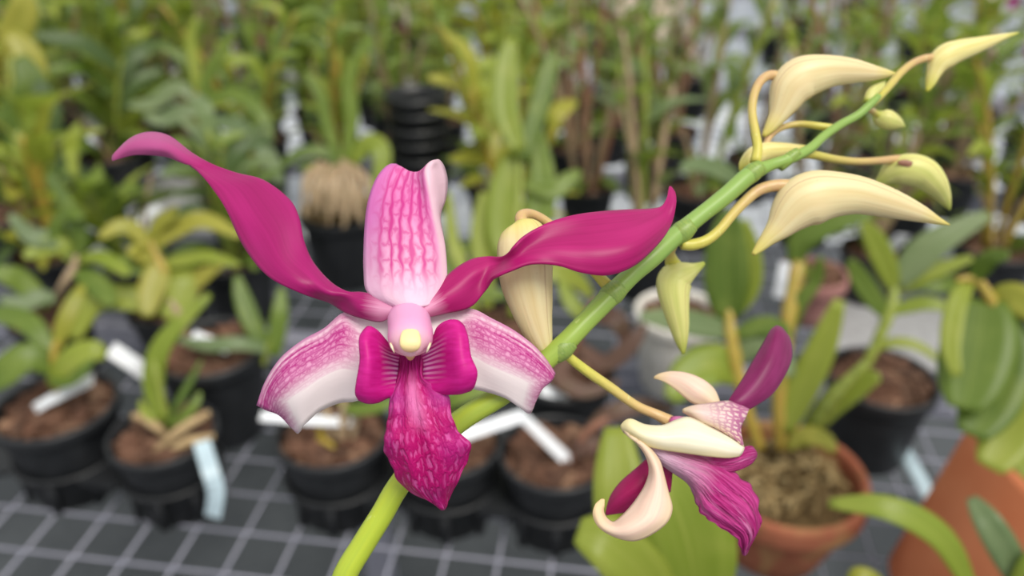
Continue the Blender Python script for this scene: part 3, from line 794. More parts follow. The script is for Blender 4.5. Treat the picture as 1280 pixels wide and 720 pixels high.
# ---- buds: horn shaped with a bent spur; each bud carries its stalk
def bud(spine, stalk, mat, flat=.85, seed=0, pm='pedicel_tan', label=None):
    b = tube_px('bud', spine, M[mat], orchid, 44, 24, flat)
    tube_px('bud_stalk', stalk, M[pm], b, 26, 12)
    if label: b['label'] = label
    return b
bud([(650, 276, 152, 6), (653, 285, 151.5, 24), (655, 300, 151, 32.5), (656, 322, 150.6, 34.5), (658, 350, 150.4, 33), (663, 376, 150.6, 28.5), (669, 402, 151, 22), (677, 428, 151.6, 14.5), (685, 446, 152.4, 7), (690, 456, 153, 2)],
    [(652, 280, 152, 8), (652, 270, 153, 7.5), (664, 268, 155, 6.5), (684, 278, 156, 6), (715, 305, 156, 6), (742, 338, 155.5, 6.5), (762, 360, 154.5, 8)], 'bud', .8,
    label='large cream bud hanging behind the right petal')
bud([(880, 329, 172, 2.5), (868, 336, 171, 8), (853, 343, 170, 17), (844, 350, 170, 22), (842, 364, 169.6, 20.5), (845, 386, 169.6, 16.5), (849, 408, 170, 12.5), (852, 428, 170.4, 7.5), (854, 442, 170.6, 2)],
    [(843, 334, 171, 11), (839, 324, 170, 8), (838, 314, 166, 6), (845, 300, 161, 6)], 'bud_green', .85, pm='pedicel',
    label='pale green bud hanging under the stem')
bud([(941, 318, 165, 2.5), (949, 310, 165, 6), (961, 297, 165, 10.5), (974, 284, 165, 17), (987, 268, 165, 26), (1002, 254, 165, 33), (1021, 246, 165, 33.5), (1045, 243, 165, 28.5), (1072, 244, 165.4, 24), (1098, 250, 166, 20.5),
     (1124, 258, 167, 16.5), (1150, 267, 168, 11), (1170, 275, 169, 5.5), (1187, 281, 170, 1)],
    [(988, 232, 165.5, 8), (968, 232, 165.5, 7.5), (948, 238, 165, 7), (930, 253, 164, 6.6), (914, 270, 162.5, 6.4), (900, 287, 161, 6.4), (884, 300, 160, 6.8), (866, 306, 159.4, 7.2), (852, 306, 159, 6.4)], 'bud', .8,
    label='biggest cream bud, pointing right')
bud([(954, 170, 174, 2.5), (962, 160, 174, 7), (972, 145, 174, 12), (980, 128, 174, 19.5), (988, 111, 174, 25.5), (1000, 99, 174, 27), (1017, 93, 174, 24.5), (1040, 89, 174.4, 19.5), (1065, 89, 175, 15.5), (1088, 91, 176, 10.5), (1106, 92, 177, 6), (1119, 92, 178, 1.5)],
    [(974, 96, 174.5, 7), (962, 94, 174, 6), (951, 101, 173, 5.6), (943, 117, 171.5, 5.4), (940, 140, 170, 5.4), (944, 165, 168, 5.6), (947, 185, 166.5, 6), (944, 203, 165.5, 7)], 'bud', .8,
    label='cream bud at the top of the spike, pointing right')
bud([(1159, 114, 188, 2), (1163, 104, 188, 6), (1168, 90, 188, 9.5), (1174, 78, 188, 14), (1185, 69, 188, 15.5), (1200, 63, 188, 13.5), (1220, 57, 189, 10.5), (1242, 50, 190, 6.5), (1258, 45, 191, 3.5), (1273, 41, 192, 1)],
    [(1167, 72, 188, 5), (1156, 73, 187, 4.6), (1141, 79, 185, 4.6), (1126, 91, 183, 4.8), (1112, 107, 181, 5), (1099, 120, 179, 5.6), (1088, 130, 177, 6)], 'bud_yellow', .8,
    label='last yellow bud at the tip of the spike')
bud([(1093, 232, 190, 2), (1104, 224, 189, 9), (1118, 215, 188, 17), (1136, 212, 187, 20), (1154, 217, 187, 19.5), (1168, 229, 187, 15.5), (1178, 243, 188, 10), (1184, 255, 189, 5), (1187, 262, 190, 1.5)],
    [(1143, 200, 188, 7), (1124, 199, 187, 5.6), (1098, 201, 185, 4.8), (1070, 202, 182, 4.8), (1042, 199, 178, 5.2), (1014, 193, 173, 5.6), (994, 193, 169.5, 6)], 'bud_green', .85,
    label='rounded greenish bud with a brown mark, nodding on a long stalk')
tube_px('scar', [(1122, 203, 184.6, 2), (1131, 204, 184.4, 4.5), (1138, 206, 184.2, 4.5), (1144, 206, 184.6, 2)], M['cane_red'], [o for o in orchid.children if o.name.startswith('bud')][-1], 10, 12, .4)['label'] = 'brown mark'
bud([(926, 214, 172, 2.5), (931, 206, 172, 8), (942, 196, 173, 12), (956, 190, 174, 12), (975, 188, 175, 10), (995, 187, 177, 7), (1012, 184, 178, 2)],
    [(956, 186, 174, 4), (962, 171, 175, 4), (976, 160, 176, 4), (998, 155, 176, 4), (1020, 157, 175, 4.5), (1040, 160, 174.5, 5)], 'bud_yellow', .85,
    label='small yellow bud lying behind the stem')
bud([(1094, 140, 190, 3), (1100, 146, 190, 10), (1110, 150, 190, 12), (1121, 154, 191, 8), (1130, 158, 192, 2)],
    [(1096, 143, 189, 4), (1091, 139, 184, 4), (1085, 135, 178, 4)], 'bud_green', .9, pm='pedicel', label='tiny green bud just below the stem tip')
tube_px('bract', [(1084, 128, 177, 5), (1090, 116, 177.5, 7), (1100, 108, 178, 5), (1107, 101, 179, 1)], M['bud_green'], orchid, 12, 12, .7)

M['sheet'] = mat_plastic('grey_sheet', srgb(150, 150, 152), .55)

# ================================================================== THE BENCH AND THE HOUSE
YAW = math.radians(7.9)
D1 = Vector((math.sin(YAW), math.cos(YAW), 0)); D2 = Vector((math.cos(YAW), -math.sin(YAW), 0))
ORG = G(70, 641, 0)
def bench_pt(a, b, z=0): return Vector((ORG.x, ORG.y, 0)) + D2 * a + D1 * b + UP * z
A0, A1, B0, B1 = -1.9, 2.3, -1.15, 3.15
bench = empty('mesh_bench', bench_pt(0, 0, -.75), 'wide bench topped with welded grey wire mesh, carrying all the pots', 'bench')
mb = MB(); r = .0015
k = A0
while k <= A1 + 1e-6:
    sweep_into(mb, [bench_pt(k, B0, -r), bench_pt(k, B1, -r)], [r, r], 6, ref=UP); k += .05
k = B0
while k <= B1 + 1e-6:
    sweep_into(mb, [bench_pt(A0, k, r * .8), bench_pt(A1, k, r * .8)], [r, r], 6, ref=UP); k += .05
mb.build('wire_mesh', 'wire', bench)
def beam(name, a, b, w, h, mat, parent):
    mb = MB(); L = (b - a); mid = (a + b) / 2
    X = L.normalized(); Y = UP.cross(X) if abs(X.z) < .9 else AX.copy(); Y.normalize(); Z = X.cross(Y)
    R = Matrix((X, Y, Z)).transposed(); box(mb, mid, (L.length / 2, w / 2, h / 2), R)
    return mb.build(name, mat, parent, smooth=False)
for b in (B0, -.45, .35, 1.0, 1.65, 2.4, B1): beam('crossbar', bench_pt(A0, b, -.024), bench_pt(A1, b, -.024), .03, .035, 'wire', bench)
for a in (A0, A1): beam('side_rail', bench_pt(a, B0, -.02), bench_pt(a, B1, -.02), .03, .04, 'wire', bench)
for a in (A0 + .05, .2, A1 - .05):
    for b in (B0, .35, 1.65, B1): beam('leg', bench_pt(a, b, -.75), bench_pt(a, b, -.042), .04, .04, 'wire', bench)
mb = MB(); mb.grid([[Vector((-7, -4, -.75)), Vector((7, -4, -.75))], [Vector((-7, 7, -.75)), Vector((7, 7, -.75))]])
tag(mb.build('floor', 'floor', smooth=False), kind='structure')
mb = MB(); mb.grid([[Vector((-6, -3.8, -.744)), Vector((6, -3.8, -.744))], [Vector((-6, 2.9, -.744)), Vector((6, 2.5, -.744))]])
tag(mb.build('ground_cloth', 'cloth', None, thick=.004, origin=Vector((0, 0, -.744)), smooth=False), 'dark grey woven cloth covering the ground under the near half of the bench', 'ground cloth')
mb = MB(); box(mb, Vector((0, 4.4, .6)), (7, .03, 1.4)); tag(mb.build('wall_back', 'wall', smooth=False), kind='structure')
for k in range(8):
    mb = MB(); box(mb, Vector((-6.5 + k * 1.8, 4.34, .6)), (.03, .05, 1.4)); tag(mb.build('trim_%d' % (k + 1), 'whitepot', smooth=False), kind='structure')

# ---- near pots (photo positions, each standing on the bench)
def cane(root, pts, r, mat, name='cane', n=14):
    mb = MB(); rr = [r * .85] + [r] * (len(pts) - 2) + [r * .5]
    B = cr([(*p, q) for p, q in zip(pts, rr)], n * 2)
    V = [Vector(b[:3]) for b in B]; R = [b[3] * (1 + .12 * (i % 4 == 0)) for i, b in enumerate(B)]
    sweep_into(mb, V, R, 10, ref=Vector((.31, -.9, .3)))
    return mb.build(name, M[mat], root)

def cane_px(root, pts, rpx, mat, name='cane'):
    d = pts[0][2]
    return cane(root, [P(*p) for p in pts], rpx * d / 1000 / F, mat, name)

p1, R1, h1, d1 = near_pot('potted_orchid', 69, 504, 150, 'nursery', M['black'], 'young orchid with broad yellow-green leaves in the black pot at far left', asp=.82)
d = d1 - 6
cane_px(p1, [(74, 500, d), (70, 470, d - 10), (68, 440, d - 18), (72, 425, d - 20)], 5, 'cane_orange')
leaf_px(p1, [(70, 462, d - 12), (36, 447, d - 25), (2, 470, d - 30), (-20, 488, d - 20)], 40, 'leaf_green', .6)
leaf_px(p1, [(66, 446, d - 15), (40, 408, d - 10), (5, 394, d), (-30, 396, d + 10)], 28, 'leaf_green', .6)
leaf_px(p1, [(70, 440, d - 18), (80, 405, d - 18), (94, 375, d - 10), (104, 356, d)], 20, 'leaf_yellow', .8)
leaf_px(p1, [(62, 482, d - 15), (88, 452, d - 25), (115, 440, d - 25), (132, 446, d - 20)], 34, 'leaf_lime', .6)
leaf_px(p1, [(66, 470, d - 15), (80, 478, d - 30), (98, 470, d - 40), (116, 450, d - 40)], 20, 'leaf_green', .5)
mb = MB(); 
p2, R2, h2, d2 = near_pot('potted_orchid', 203, 538, 134, 'nursery', M['black'], 'small orchid seedling among pale husk strips in the black pot at front left', asp=.84)
d = d2 - 6
cane_px(p2, [(212, 535, d), (204, 505, d - 10), (196, 470, d - 20), (192, 450, d - 22)], 4.5, 'cane_green')
leaf_px(p2, [(204, 525, d - 8), (192, 480, d - 15), (205, 428, d - 20), (262, 368, d - 10)], 26, 'leaf_lime', .75)
leaf_px(p2, [(208, 530, d - 6), (222, 505, d - 12), (236, 480, d - 10), (252, 450, d - 5)], 10, 'leaf_green', .8)
leaf_px(p2, [(210, 532, d - 6), (230, 520, d - 12), (244, 505, d - 10), (250, 490, d - 5)], 12, 'leaf_green', .8)
leaf_px(p2, [(203, 530, d - 6), (190, 520, d - 12), (180, 512, d - 10), (176, 500, d - 5)], 12, 'leaf_lime', .8)
for (a, b) in [((192, 566), (262, 515)), ((206, 566), (268, 545)), ((176, 522), (208, 545)), ((165, 520), (196, 530)), ((222, 545), (256, 520)), ((172, 570), (168, 585))]:
    mb = MB(); pa = P(*a, d - 12); pb = P(*b, d - 8)
    sweep_into(mb, [pa, (pa + pb) / 2 + UP * .004, pb], [.003, .0045, .0025], 8, .5); mb.build('husk_strip', 'husk', p2)
p3, R3, h3, d3 = near_pot('potted_orchid', 262, 432, 138, 'nursery', M['black'], 'orchid with spreading olive leaves in the black pot behind the left sepal', asp=.95)
d = d3 - 8
cane_px(p3, [(330, 455, d), (334, 440, d - 5), (338, 425, d - 10)], 4, 'cane_green')
leaf_px(p3, [(338, 440, d - 5), (318, 410, d - 8), (304, 375, d - 5), (296, 345, d)], 24, 'leaf_green', .8)
leaf_px(p3, [(344, 446, d - 5), (346, 420, d - 8), (350, 390, d - 8), (352, 360, d)], 22, 'leaf_green', .8)
leaf_px(p3, [(338, 438, d - 5), (300, 430, d - 20), (260, 432, d - 25), (224, 425, d - 20)], 20, 'leaf_grey', .6)
cane_px(p3, [(232, 420, d), (225, 395, d - 10), (212, 375, d - 15)], 5, 'cane_tan')
p4, R4, h4, d4 = near_pot('potted_orchid', 416, 537, 146, 'nursery', M['black'], 'bare rooted orchid in the black pot below the left sepal tip', asp=.82)
d = d4 - 10
for (a, b, m, w) in [((414, 545), (404, 500), 'cane_tan', 5), ((426, 548), (430, 495), 'cane_tan', 6), ((404, 555), (392, 520), 'cane_orange', 4), ((440, 548), (446, 505), 'cane_tan', 4), ((398, 548), (418, 560), 'cane_orange', 4)]:
    cane_px(p4, [(*a, d), ((a[0] + b[0]) / 2 + 2, (a[1] + b[1]) / 2, d - 6), (*b, d - 10)], w, m)
leaf_px(p4, [(430, 510, d - 10), (450, 512, d - 20), (475, 508, d - 25), (505, 498, d - 20)], 18, 'leaf_green', .6)
leaf_px(p4, [(428, 505, d - 10), (420, 485, d - 10), (430, 465, d - 5)], 16, 'leaf_lime', .7)
p5, R5, h5, d5 = near_pot('potted_orchid', 557, 546, 146, 'nursery', M['black'], 'bark filled black pot half hidden by the magenta lip', asp=.82)
leaf_px(p5, [(566, 540, d5 - 10), (556, 510, d5 - 25), (580, 495, d5 - 35), (640, 480, d5 - 30)], 22, 'leaf_green', .6)
leaf_px(p5, [(560, 540, d5 - 10), (530, 515, d5 - 25), (505, 505, d5 - 35)], 18, 'leaf_green', .6)
p6, R6, h6, d6 = near_pot('potted_orchid', 695, 563, 145, 'nursery', M['black'], 'purple-brown seedling in the black pot right of the lip with bent white label', asp=.82)
d = d6 - 8
cane_px(p6, [(716, 575, d), (730, 545, d - 12), (752, 528, d - 20), (780, 520, d - 22)], 5, 'cane_red')
leaf_px(p6, [(730, 545, d - 12), (760, 520, d - 22), (800, 508, d - 20), (842, 512, d - 10)], 24, 'leaf_red', .6)
leaf_px(p6, [(718, 570, d - 8), (730, 558, d - 14), (744, 552, d - 14), (756, 556, d - 8)], 26, 'leaf_red', .6)
p7, R7, h7, d7 = near_pot('potted_orchid', 706, 462, 128, 'nursery', M['black'], 'dark leaved orchid in the black pot directly behind the stem joint', asp=.95)
d = d7 - 10
cane_px(p7, [(712, 455, d), (722, 420, d - 10), (735, 395, d - 14), (744, 375, d - 16)], 6, 'cane_red')
leaf_px(p7, [(722, 430, d - 10), (756, 455, d - 30), (790, 430, d - 35), (806, 405, d - 30)], 24, 'leaf_red', .5)
leaf_px(p7, [(716, 440, d - 10), (700, 470, d - 30), (730, 490, d - 40), (775, 478, d - 35)], 22, 'leaf_red', .5)
leaf_px(p7, [(735, 400, d - 10), (715, 380, d - 10), (700, 350, d)], 20, 'leaf_lime', .7)
leaf_px(p7, [(740, 395, d - 10), (770, 400, d - 20), (785, 430, d - 20)], 26, 'leaf_red', .7)

p8, R8, h8, d8 = near_pot('potted_orchid', 1103, 470, 136, 'nursery', M['black'], 'black pot with tall lime cane standing behind the round terracotta pot', asp=.9, chunk=.011)
d = d8 - 10
cane_px(p8, [(1066, 480, d - 10), (1050, 520, d - 40), (1080, 462, d - 45), (1102, 415, d - 50), (1116, 375, d - 50), (1118, 350, d - 46)][2:], 7, 'cane_green')
for pts, w, mt in [([(1118, 362), (1106, 330), (1092, 300), (1078, 276)], 30, 'leaf_lime'), ([(1108, 395), (1090, 372), (1072, 345), (1062, 325)], 26, 'leaf_green'),
                   ([(1120, 365), (1146, 348), (1180, 335), (1216, 322)], 22, 'leaf_lime'), ([(1120, 358), (1146, 325), (1175, 300), (1236, 268)], 40, 'leaf_grey'),
                   ([(1112, 392), (1140, 382), (1165, 380), (1198, 390)], 20, 'leaf_lime'), ([(1094, 436), (1120, 428), (1150, 434), (1180, 455)], 14, 'leaf_lime'),
                   ([(1122, 362), (1150, 352), (1180, 356), (1200, 350)], 26, 'leaf_green')]:
    leaf_px(p8, [(x, y, d - 50 - 6 * i) for i, (x, y) in enumerate(pts)], w, mt, .65)
t1, Rt, ht, dt = near_pot('potted_orchid', 982, 590, 204, 'terra', M['terra'], 'round terracotta pot of dried moss behind the half open bloom', asp=.62, fill='moss', zfill=.78)
d = dt - 12
cane_px(t1, [(1005, 555, d), (1040, 500, d - 30), (1080, 455, d - 45), (1098, 425, d - 50)][:3], 9, 'cane_green')
cane_px(t1, [(978, 560, d), (974, 500, d - 10), (982, 420, d - 14), (996, 340, d - 10), (1000, 300, d)], 9, 'cane_orange')
cane_px(t1, [(950, 560, d), (930, 500, d - 10), (915, 430, d - 14), (910, 380, d - 10)], 8, 'cane_orange')
for pts, w, mt in [([(912, 400), (908, 360), (908, 310), (912, 262)], 56, 'leaf_green'), ([(916, 395), (935, 360), (938, 320), (930, 275)], 30, 'leaf_lime'),
                   ([(915, 415), (880, 408), (840, 400), (800, 396)], 34, 'leaf_grey'), ([(915, 420), (950, 408), (975, 412), (985, 425)], 26, 'leaf_green'),
                   ([(925, 470), (895, 455), (862, 470), (838, 500)], 56, 'leaf_lime'), ([(920, 450), (945, 432), (970, 440), (990, 470)], 34, 'leaf_grey'),
                   ([(992, 330), (1005, 298), (1040, 278), (1090, 268)], 34, 'leaf_green'), ([(980, 540), (1000, 490), (1025, 440), (1050, 375)], 40, 'leaf_lime'),
                   ([(1005, 545), (1040, 505), (1075, 480), (1100, 470)], 34, 'leaf_lime'), ([(985, 560), (1005, 545), (1030, 550), (1044, 565)], 24, 'leaf_yellow'),
                   ([(930, 236), (905, 216), (875, 206), (850, 210)], 24, 'leaf_grey'), ([(988, 420), (1000, 380), (1020, 350), (1026, 320)], 18, 'leaf_green')]:
    leaf_px(t1, [(x, y, d - 10 - 9 * i) for i, (x, y) in enumerate(pts)], w, mt, .7)
wp, Rw, hw, dw = near_pot('empty_pot', 850, 388, 112, 'nursery', M['whitepot'], 'white plastic pot standing behind the hanging green bud', 'pot', asp=.98, fill='bark')
t3, R_, h_, d_ = near_pot('potted_orchid', 1018, 340, 84, 'terra', M['terra3'], 'pinkish clay pot above the lime leaves, below the biggest bud', asp=.8)
leaf_px(t3, [(1015, 345, d_ - 10), (1000, 330, d_ - 20), (985, 300, d_ - 10)], 14, 'leaf_green')
# big terracotta pot, lower right, leaning
tilt = Matrix.Rotation(math.radians(28), 3, 'Y')
hT = .15; DT = depth_at(618, .157); rimc = P(1348, 618, DT); bT = rimc - tilt @ Vector((0, 0, hT)); bT.z = .027
t2 = empty('potted_orchid', bT, 'large leaning terracotta pot at the right edge with broad leaves hanging above', 'potted orchid')
BASES.append((bT.x, bT.y, .1))
mb = MB(); lathe(mb, pot_profile(.088, hT, 'terra2') if False else [(0, 0.002), (.05, .0), (.054, .004), (.086, hT * .96), (.085, hT), (.079, hT), (.078, hT * .96), (.05, .02), (0, .018)], c=bT, K=40, M3=tilt)
mb.build('pot', 'terra2', t2); 
medium_mesh(t2, .074, hT * .82, 'moss', .009, 90, M3=tilt, name='moss_tangle')
dd = DT - 30
cane_px(t2, [(1290, 600, dd), (1282, 500, dd - 20), (1250, 400, dd - 40), (1222, 352, dd - 40), (1195, 350, dd - 40)], 6, 'cane_orange')
for pts, w, mt in [([(1232, 375), (1226, 420), (1214, 470), (1205, 512)], 86, 'leaf_green'), ([(1236, 380), (1250, 440), (1236, 500), (1214, 545)], 78, 'leaf_green'),
                   ([(1262, 420), (1272, 480), (1262, 540), (1236, 585)], 74, 'leaf_lime'), ([(1262, 430), (1290, 490), (1300, 560), (1270, 590)], 60, 'leaf_lime'),
                   ([(1240, 380), (1262, 372), (1290, 385), (1310, 410)], 40, 'leaf_yellow'), ([(1212, 352), (1196, 380), (1188, 430), (1196, 470)], 26, 'leaf_lime'),
                   ([(1216, 352), (1226, 335), (1240, 322), (1262, 318)], 24, 'leaf_green')]:
    leaf_px(t2, [(x, y, dd - 40 - 8 * i) for i, (x, y) in enumerate(pts)], w, mt, .9, .12, .55)

# nearer plants whose pots stand below the frame
def hidden_pot(name, base, R, h, label, kind='nursery', mat='black', cat='potted orchid'):
    root = empty(name, base, label, cat)
    pot_mesh(root, R, h, kind, M[mat]); medium_mesh(root, R * .87, h * .86, 'bark'); BASES.append((base.x, base.y, R)); return root
q1 = hidden_pot('potted_orchid', Vector((.085, .20, .004)), .05, .09, 'big smooth lime leaves rising at the bottom edge below the half open bloom')
top = P(835, 748, 350)
cane(q1, [Vector((.085, .20, .08)), Vector((.083, .215, .15)), Vector((top.x, top.y, .24)), top], .005, 'cane_green')
leaf_px(q1, [(820, 750, 352), (790, 690, 345), (775, 610, 345), (770, 534, 355)], 74, 'leaf_lime', .85, .1, .6)
leaf_px(q1, [(872, 760, 352), (862, 690, 340), (842, 625, 335), (815, 580, 340)], 122, 'leaf_lime', .9, .12, .6)
leaf_px(q1, [(835, 770, 352), (800, 716, 338), (762, 680, 332), (722, 663, 335)], 76, 'leaf_lime', .85, .12, .55)
q2 = hidden_pot('potted_orchid', Vector((.29, .24, .004)), .05, .09, 'arching leaf crossing in front of the leaning terracotta pot, bottom right')
top = P(1240, 745, 420)
cane(q2, [Vector((.29, .24, .08)), Vector((.285, .25, .13)), Vector((top.x, top.y, .2)), top], .005, 'cane_green')
leaf_px(q2, [(1215, 738, 420), (1175, 672, 412), (1110, 636, 412), (1036, 629, 425)], 36, 'leaf_lime', .6, .2)
leaf_px(q2, [(1285, 745, 415), (1262, 700, 410), (1236, 655, 410), (1214, 622, 420)], 38, 'leaf_grey', .8, .2)
leaf_px(q2, [(1260, 760, 415), (1280, 730, 405), (1300, 700, 400), (1330, 690, 400)], 34, 'leaf_lime', .7, .2)
leaf_px(q2, [(1130, 770, 430), (1095, 735, 420), (1075, 722, 420), (1060, 725, 424)], 30, 'leaf_yellow', .6, .2)

# ---- trays: black cup trays carrying the front pots
def tray(label, pots, extra=()):
    c = sum((p[0].location for p in pots), Vector()) / len(pots); c.z = .002
    t = empty('cup_tray', c, label, 'tray')
    cups = [(p[0].location.copy(), p[1]) for p in pots] + list(extra)
    for b, R in cups:
        mb = MB(); r0, r1 = R * .76, R * .88
        lathe(mb, [(r0 * .5, .0), (r0, .0), (r1, .042), (r1 + .004, .044), (r1 + .004, .047), (r1 - .001, .047), (r0 - .001, .004), (r0 * .5, .003)], c=Vector((b.x, b.y, .001)), K=32)
        for q in range(8):
            a = q * math.pi / 4; box(mb, Vector((b.x + math.cos(a) * (r0 + r1) / 2 * 1.02, b.y + math.sin(a) * (r0 + r1) / 2 * 1.02, .022)), (.002, .004, .02), Matrix.Rotation(a, 3, 'Z'))
        mb.build('cup', 'tray', t)
    for i in range(len(cups)):
        for j in range(i):
            a, b = cups[j][0], cups[i][0]; L = (b - a).length
            if L > .2: continue
            X = (b - a); X.z = 0; X.normalize(); Y = UP.cross(X); R = Matrix((X, Y, UP)).transposed()
            a2 = a + X * cups[j][1] * .9; b2 = b - X * cups[i][1] * .9
            mid = (a2 + b2) / 2; mid.z = .044
            mb = MB()
            box(mb, mid, ((b2 - a2).length / 2 + .012, .042, .003), R)
            mb.build('web', 'tray', t, smooth=False)
e1 = Vector((p1.location.x - .135, p1.location.y + .01, 0))
tray('black cup tray holding the two pots at front left', [(p1, R1), (p2, R2)], [(e1, R1)])
tray('black cup tray holding the row of three pots below the bloom', [(p4, R4), (p5, R5), (p6, R6)])

# ---- plant labels
def tag_px(label, pts, wpx, mat='label', group=None):
    W = [P(*p) for p in pts]; base = W[0].copy(); mb = MB()
    dm = pts[0][2] / 1000
    B = [Vector(b) for b in cr([tuple(w) for w in W], 3 * (len(W) - 1) + 1)] if len(W) != 3 else W
    rows = []
    for i, c in enumerate(B):
        T = (B[min(i + 1, len(B) - 1)] - B[max(i - 1, 0)]).normalized(); s = T.cross((C0 - c).normalized() * .6 + UP * .6).normalized()
        rows.append([c - s * wpx * dm / F / 2, c + s * wpx * dm / F / 2])
    mb.grid(rows); o = mb.build('plant_label', mat, None, thick=.0009, origin=base, smooth=False)
    return tag(o, label, 'plant label', group)
tag_px('white plant label leaning across the black pot at far left', [(22, 524, d1 + 2), (62, 500, d1 - 12), (116, 474, d1 - 30)], 16)
tag_px('white plant label in the shade between the two left pots', [(198, 480, d3 + 20), (170, 457, d3), (138, 436, d3 - 12)], 20)
tag_px('bluish plant label draped over the rim of the front left pot', [(252, 552, d2 - 30), (262, 585, d2 - 52), (270, 615, d2 - 50), (266, 646, d2 - 40)], 20, 'label_blue')
tag_px('bent white plant label in the pot right of the lip', [(712, 578, d6 - 10), (652, 520, d6 - 34), (572, 546, d6 - 36)], 17)
tag_px('flat pale label under the left sepal tip', [(445, 528, d4 - 8), (385, 525, d4 - 30), (326, 520, d4 - 24)], 13)
tag_px('small white label lying above the lip pot, right of the sepal', [(712, 505, d7 - 30), (694, 494, d7 - 34), (676, 486, d7 - 36)], 14)
tag_px('white plant label beside the yellow plant, above its leaves', [(x_, y_, depth_at(y_, .006)) for x_, y_ in ((164, 286), (183, 272), (202, 260))], 18)
tag_px('white plant label standing by the pinkish clay pot', [(975, 372, d_ - 20), (980, 350, d_ - 30), (984, 328, d_ - 34)], 17)
tag_px('white plant label behind the spreading olive leaves', [(286, 436, d3 - 8), (262, 428, d3 - 14), (240, 420, d3 - 16)], 16)
tag_px('small white label right of the long left petal', [(x_, y_, depth_at(y_, .006)) for x_, y_ in ((380, 296), (395, 290), (410, 286))], 14)
a, b = G(1120, 545, .002), G(1172, 640, .002)
mb = MB(); sweep_into(mb, [a, (a + b) / 2, b], [.009, .009, .009], 8, .25, ref=UP)
tag(mb.build('label_strip', 'label_blue', None, origin=a), 'long pale strip lying on the wire mesh right of the moss pot', 'strip')
# curling wire tie beside it
mb = MB(); tube_w(mb, [P(1150, 540, 640), P(1136, 575, 600), P(1150, 600, 590), P(1240, 560, 560), P(1300, 530, 560)], [.0006] * 5, 30, 6)

# ---- middle distance, individually placed
y1, a_, b_, dy = near_pot('potted_orchid', 212, 378, 104, 'nursery', M['black'], 'yellowing orchid with many drooping leaves under the long left petal', asp=.9)
d = dy - 40
cane_px(y1, [(212, 372, dy - 8), (208, 345, d), (196, 320, d), (188, 300, d)], 5, 'cane_orange')
for pts, w, mt in [([(190, 310), (168, 288), (148, 284), (124, 298)], 22, 'leaf_yellow'), ([(190, 308), (220, 288), (255, 276), (302, 296)], 26, 'leaf_yellow'),
                   ([(186, 312), (176, 320), (170, 316), (160, 318)], 26, 'leaf_yellow'), ([(200, 325), (196, 345), (188, 370), (184, 396)], 34, 'leaf_yellow'),
                   ([(210, 345), (232, 345), (225, 375), (206, 398)], 38, 'leaf_lime'), ([(200, 390), (165, 374), (118, 378), (92, 425)], 36, 'leaf_lime'),
                   ([(205, 330), (235, 325), (262, 322), (300, 332)], 20, 'leaf_lime'), ([(198, 335), (170, 335), (150, 330), (132, 334)], 22, 'leaf_green'),
                   ([(210, 360), (240, 355), (262, 340), (280, 330)], 22, 'leaf_yellow'), ([(185, 305), (200, 280), (216, 268), (222, 260)], 20, 'leaf_yellow')]:
    leaf_px(y1, [(x, y, d - 8 * i) for i, (x, y) in enumerate(pts)], w, mt, .6)
y2, a_, b_, dy = near_pot('potted_orchid', 62, 392, 100, 'nursery', M['black'], 'grey-green orchid arching over the far left pot', asp=.9)
d = dy - 40
cane_px(y2, [(66, 380, dy - 8), (80, 355, d), (92, 335, d), (96, 318, d)], 5, 'cane_tan')
for pts, w, mt in [([(92, 325), (75, 308), (50, 312), (30, 322)], 26, 'leaf_lime'), ([(92, 320), (70, 300), (40, 296), (12, 268)], 26, 'leaf_grey'),
                   ([(90, 318), (72, 290), (84, 270), (104, 272)], 22, 'leaf_green'), ([(94, 340), (115, 350), (132, 368), (140, 382)], 28, 'leaf_green'),
                   ([(60, 385), (30, 355), (12, 345), (-10, 340)], 30, 'leaf_green'), ([(98, 325), (125, 322), (150, 335), (160, 345)], 20, 'leaf_lime'),
                   ([(96, 322), (100, 295), (86, 258), (60, 215)], 20, 'leaf_green'), ([(70, 375), (50, 372), (28, 380), (0, 374)], 24, 'leaf_grey')]:
    leaf_px(y2, [(x, y, d - 8 * i) for i, (x, y) in enumerate(pts)], w, mt, .6)
y3, a_, b_, dy = near_pot('potted_orchid', 630, 400, 108, 'nursery', M['black'], 'orchid with upright lime strap leaves rising behind the right petal', asp=.95)
d = dy - 20
cane_px(y3, [(640, 395, dy - 8), (645, 340, d), (648, 280, d + 5), (650, 180, d + 10)], 6, 'cane_green')
for pts, w, mt in [([(640, 330), (628, 290), (632, 230), (652, 180)], 42, 'leaf_lime'), ([(650, 330), (668, 290), (678, 230), (672, 160)], 38, 'leaf_green'),
                   ([(610, 385), (605, 340), (600, 290), (604, 240)], 26, 'leaf_lime'), ([(595, 390), (576, 330), (566, 300), (560, 240)], 18, 'leaf_lime'),
                   ([(590, 395), (575, 360), (560, 330), (602, 298)], 24, 'leaf_green'), ([(650, 190), (632, 140), (632, 90), (640, 48)], 36, 'leaf_lime'),
                   ([(655, 200), (668, 150), (684, 100), (690, 60)], 26, 'leaf_green'), ([(655, 230), (690, 240), (710, 225), (726, 215)], 22, 'leaf_green'),
                   ([(650, 370), (690, 340), (720, 350), (740, 372)], 24, 'leaf_lime'), ([(632, 370), (560, 360), (520, 370), (500, 390)], 26, 'leaf_green')]:
    leaf_px(y3, [(x, y, d + 6 * i) for i, (x, y) in enumerate(pts)], w, mt, .85)
y4, a_, b_, dy = near_pot('potted_orchid', 425, 262, 104, 'nursery', M['black'], 'orchid on a ball of pale hanging roots left of the veined sepal', asp=.95, fill='moss', zfill=1.0)
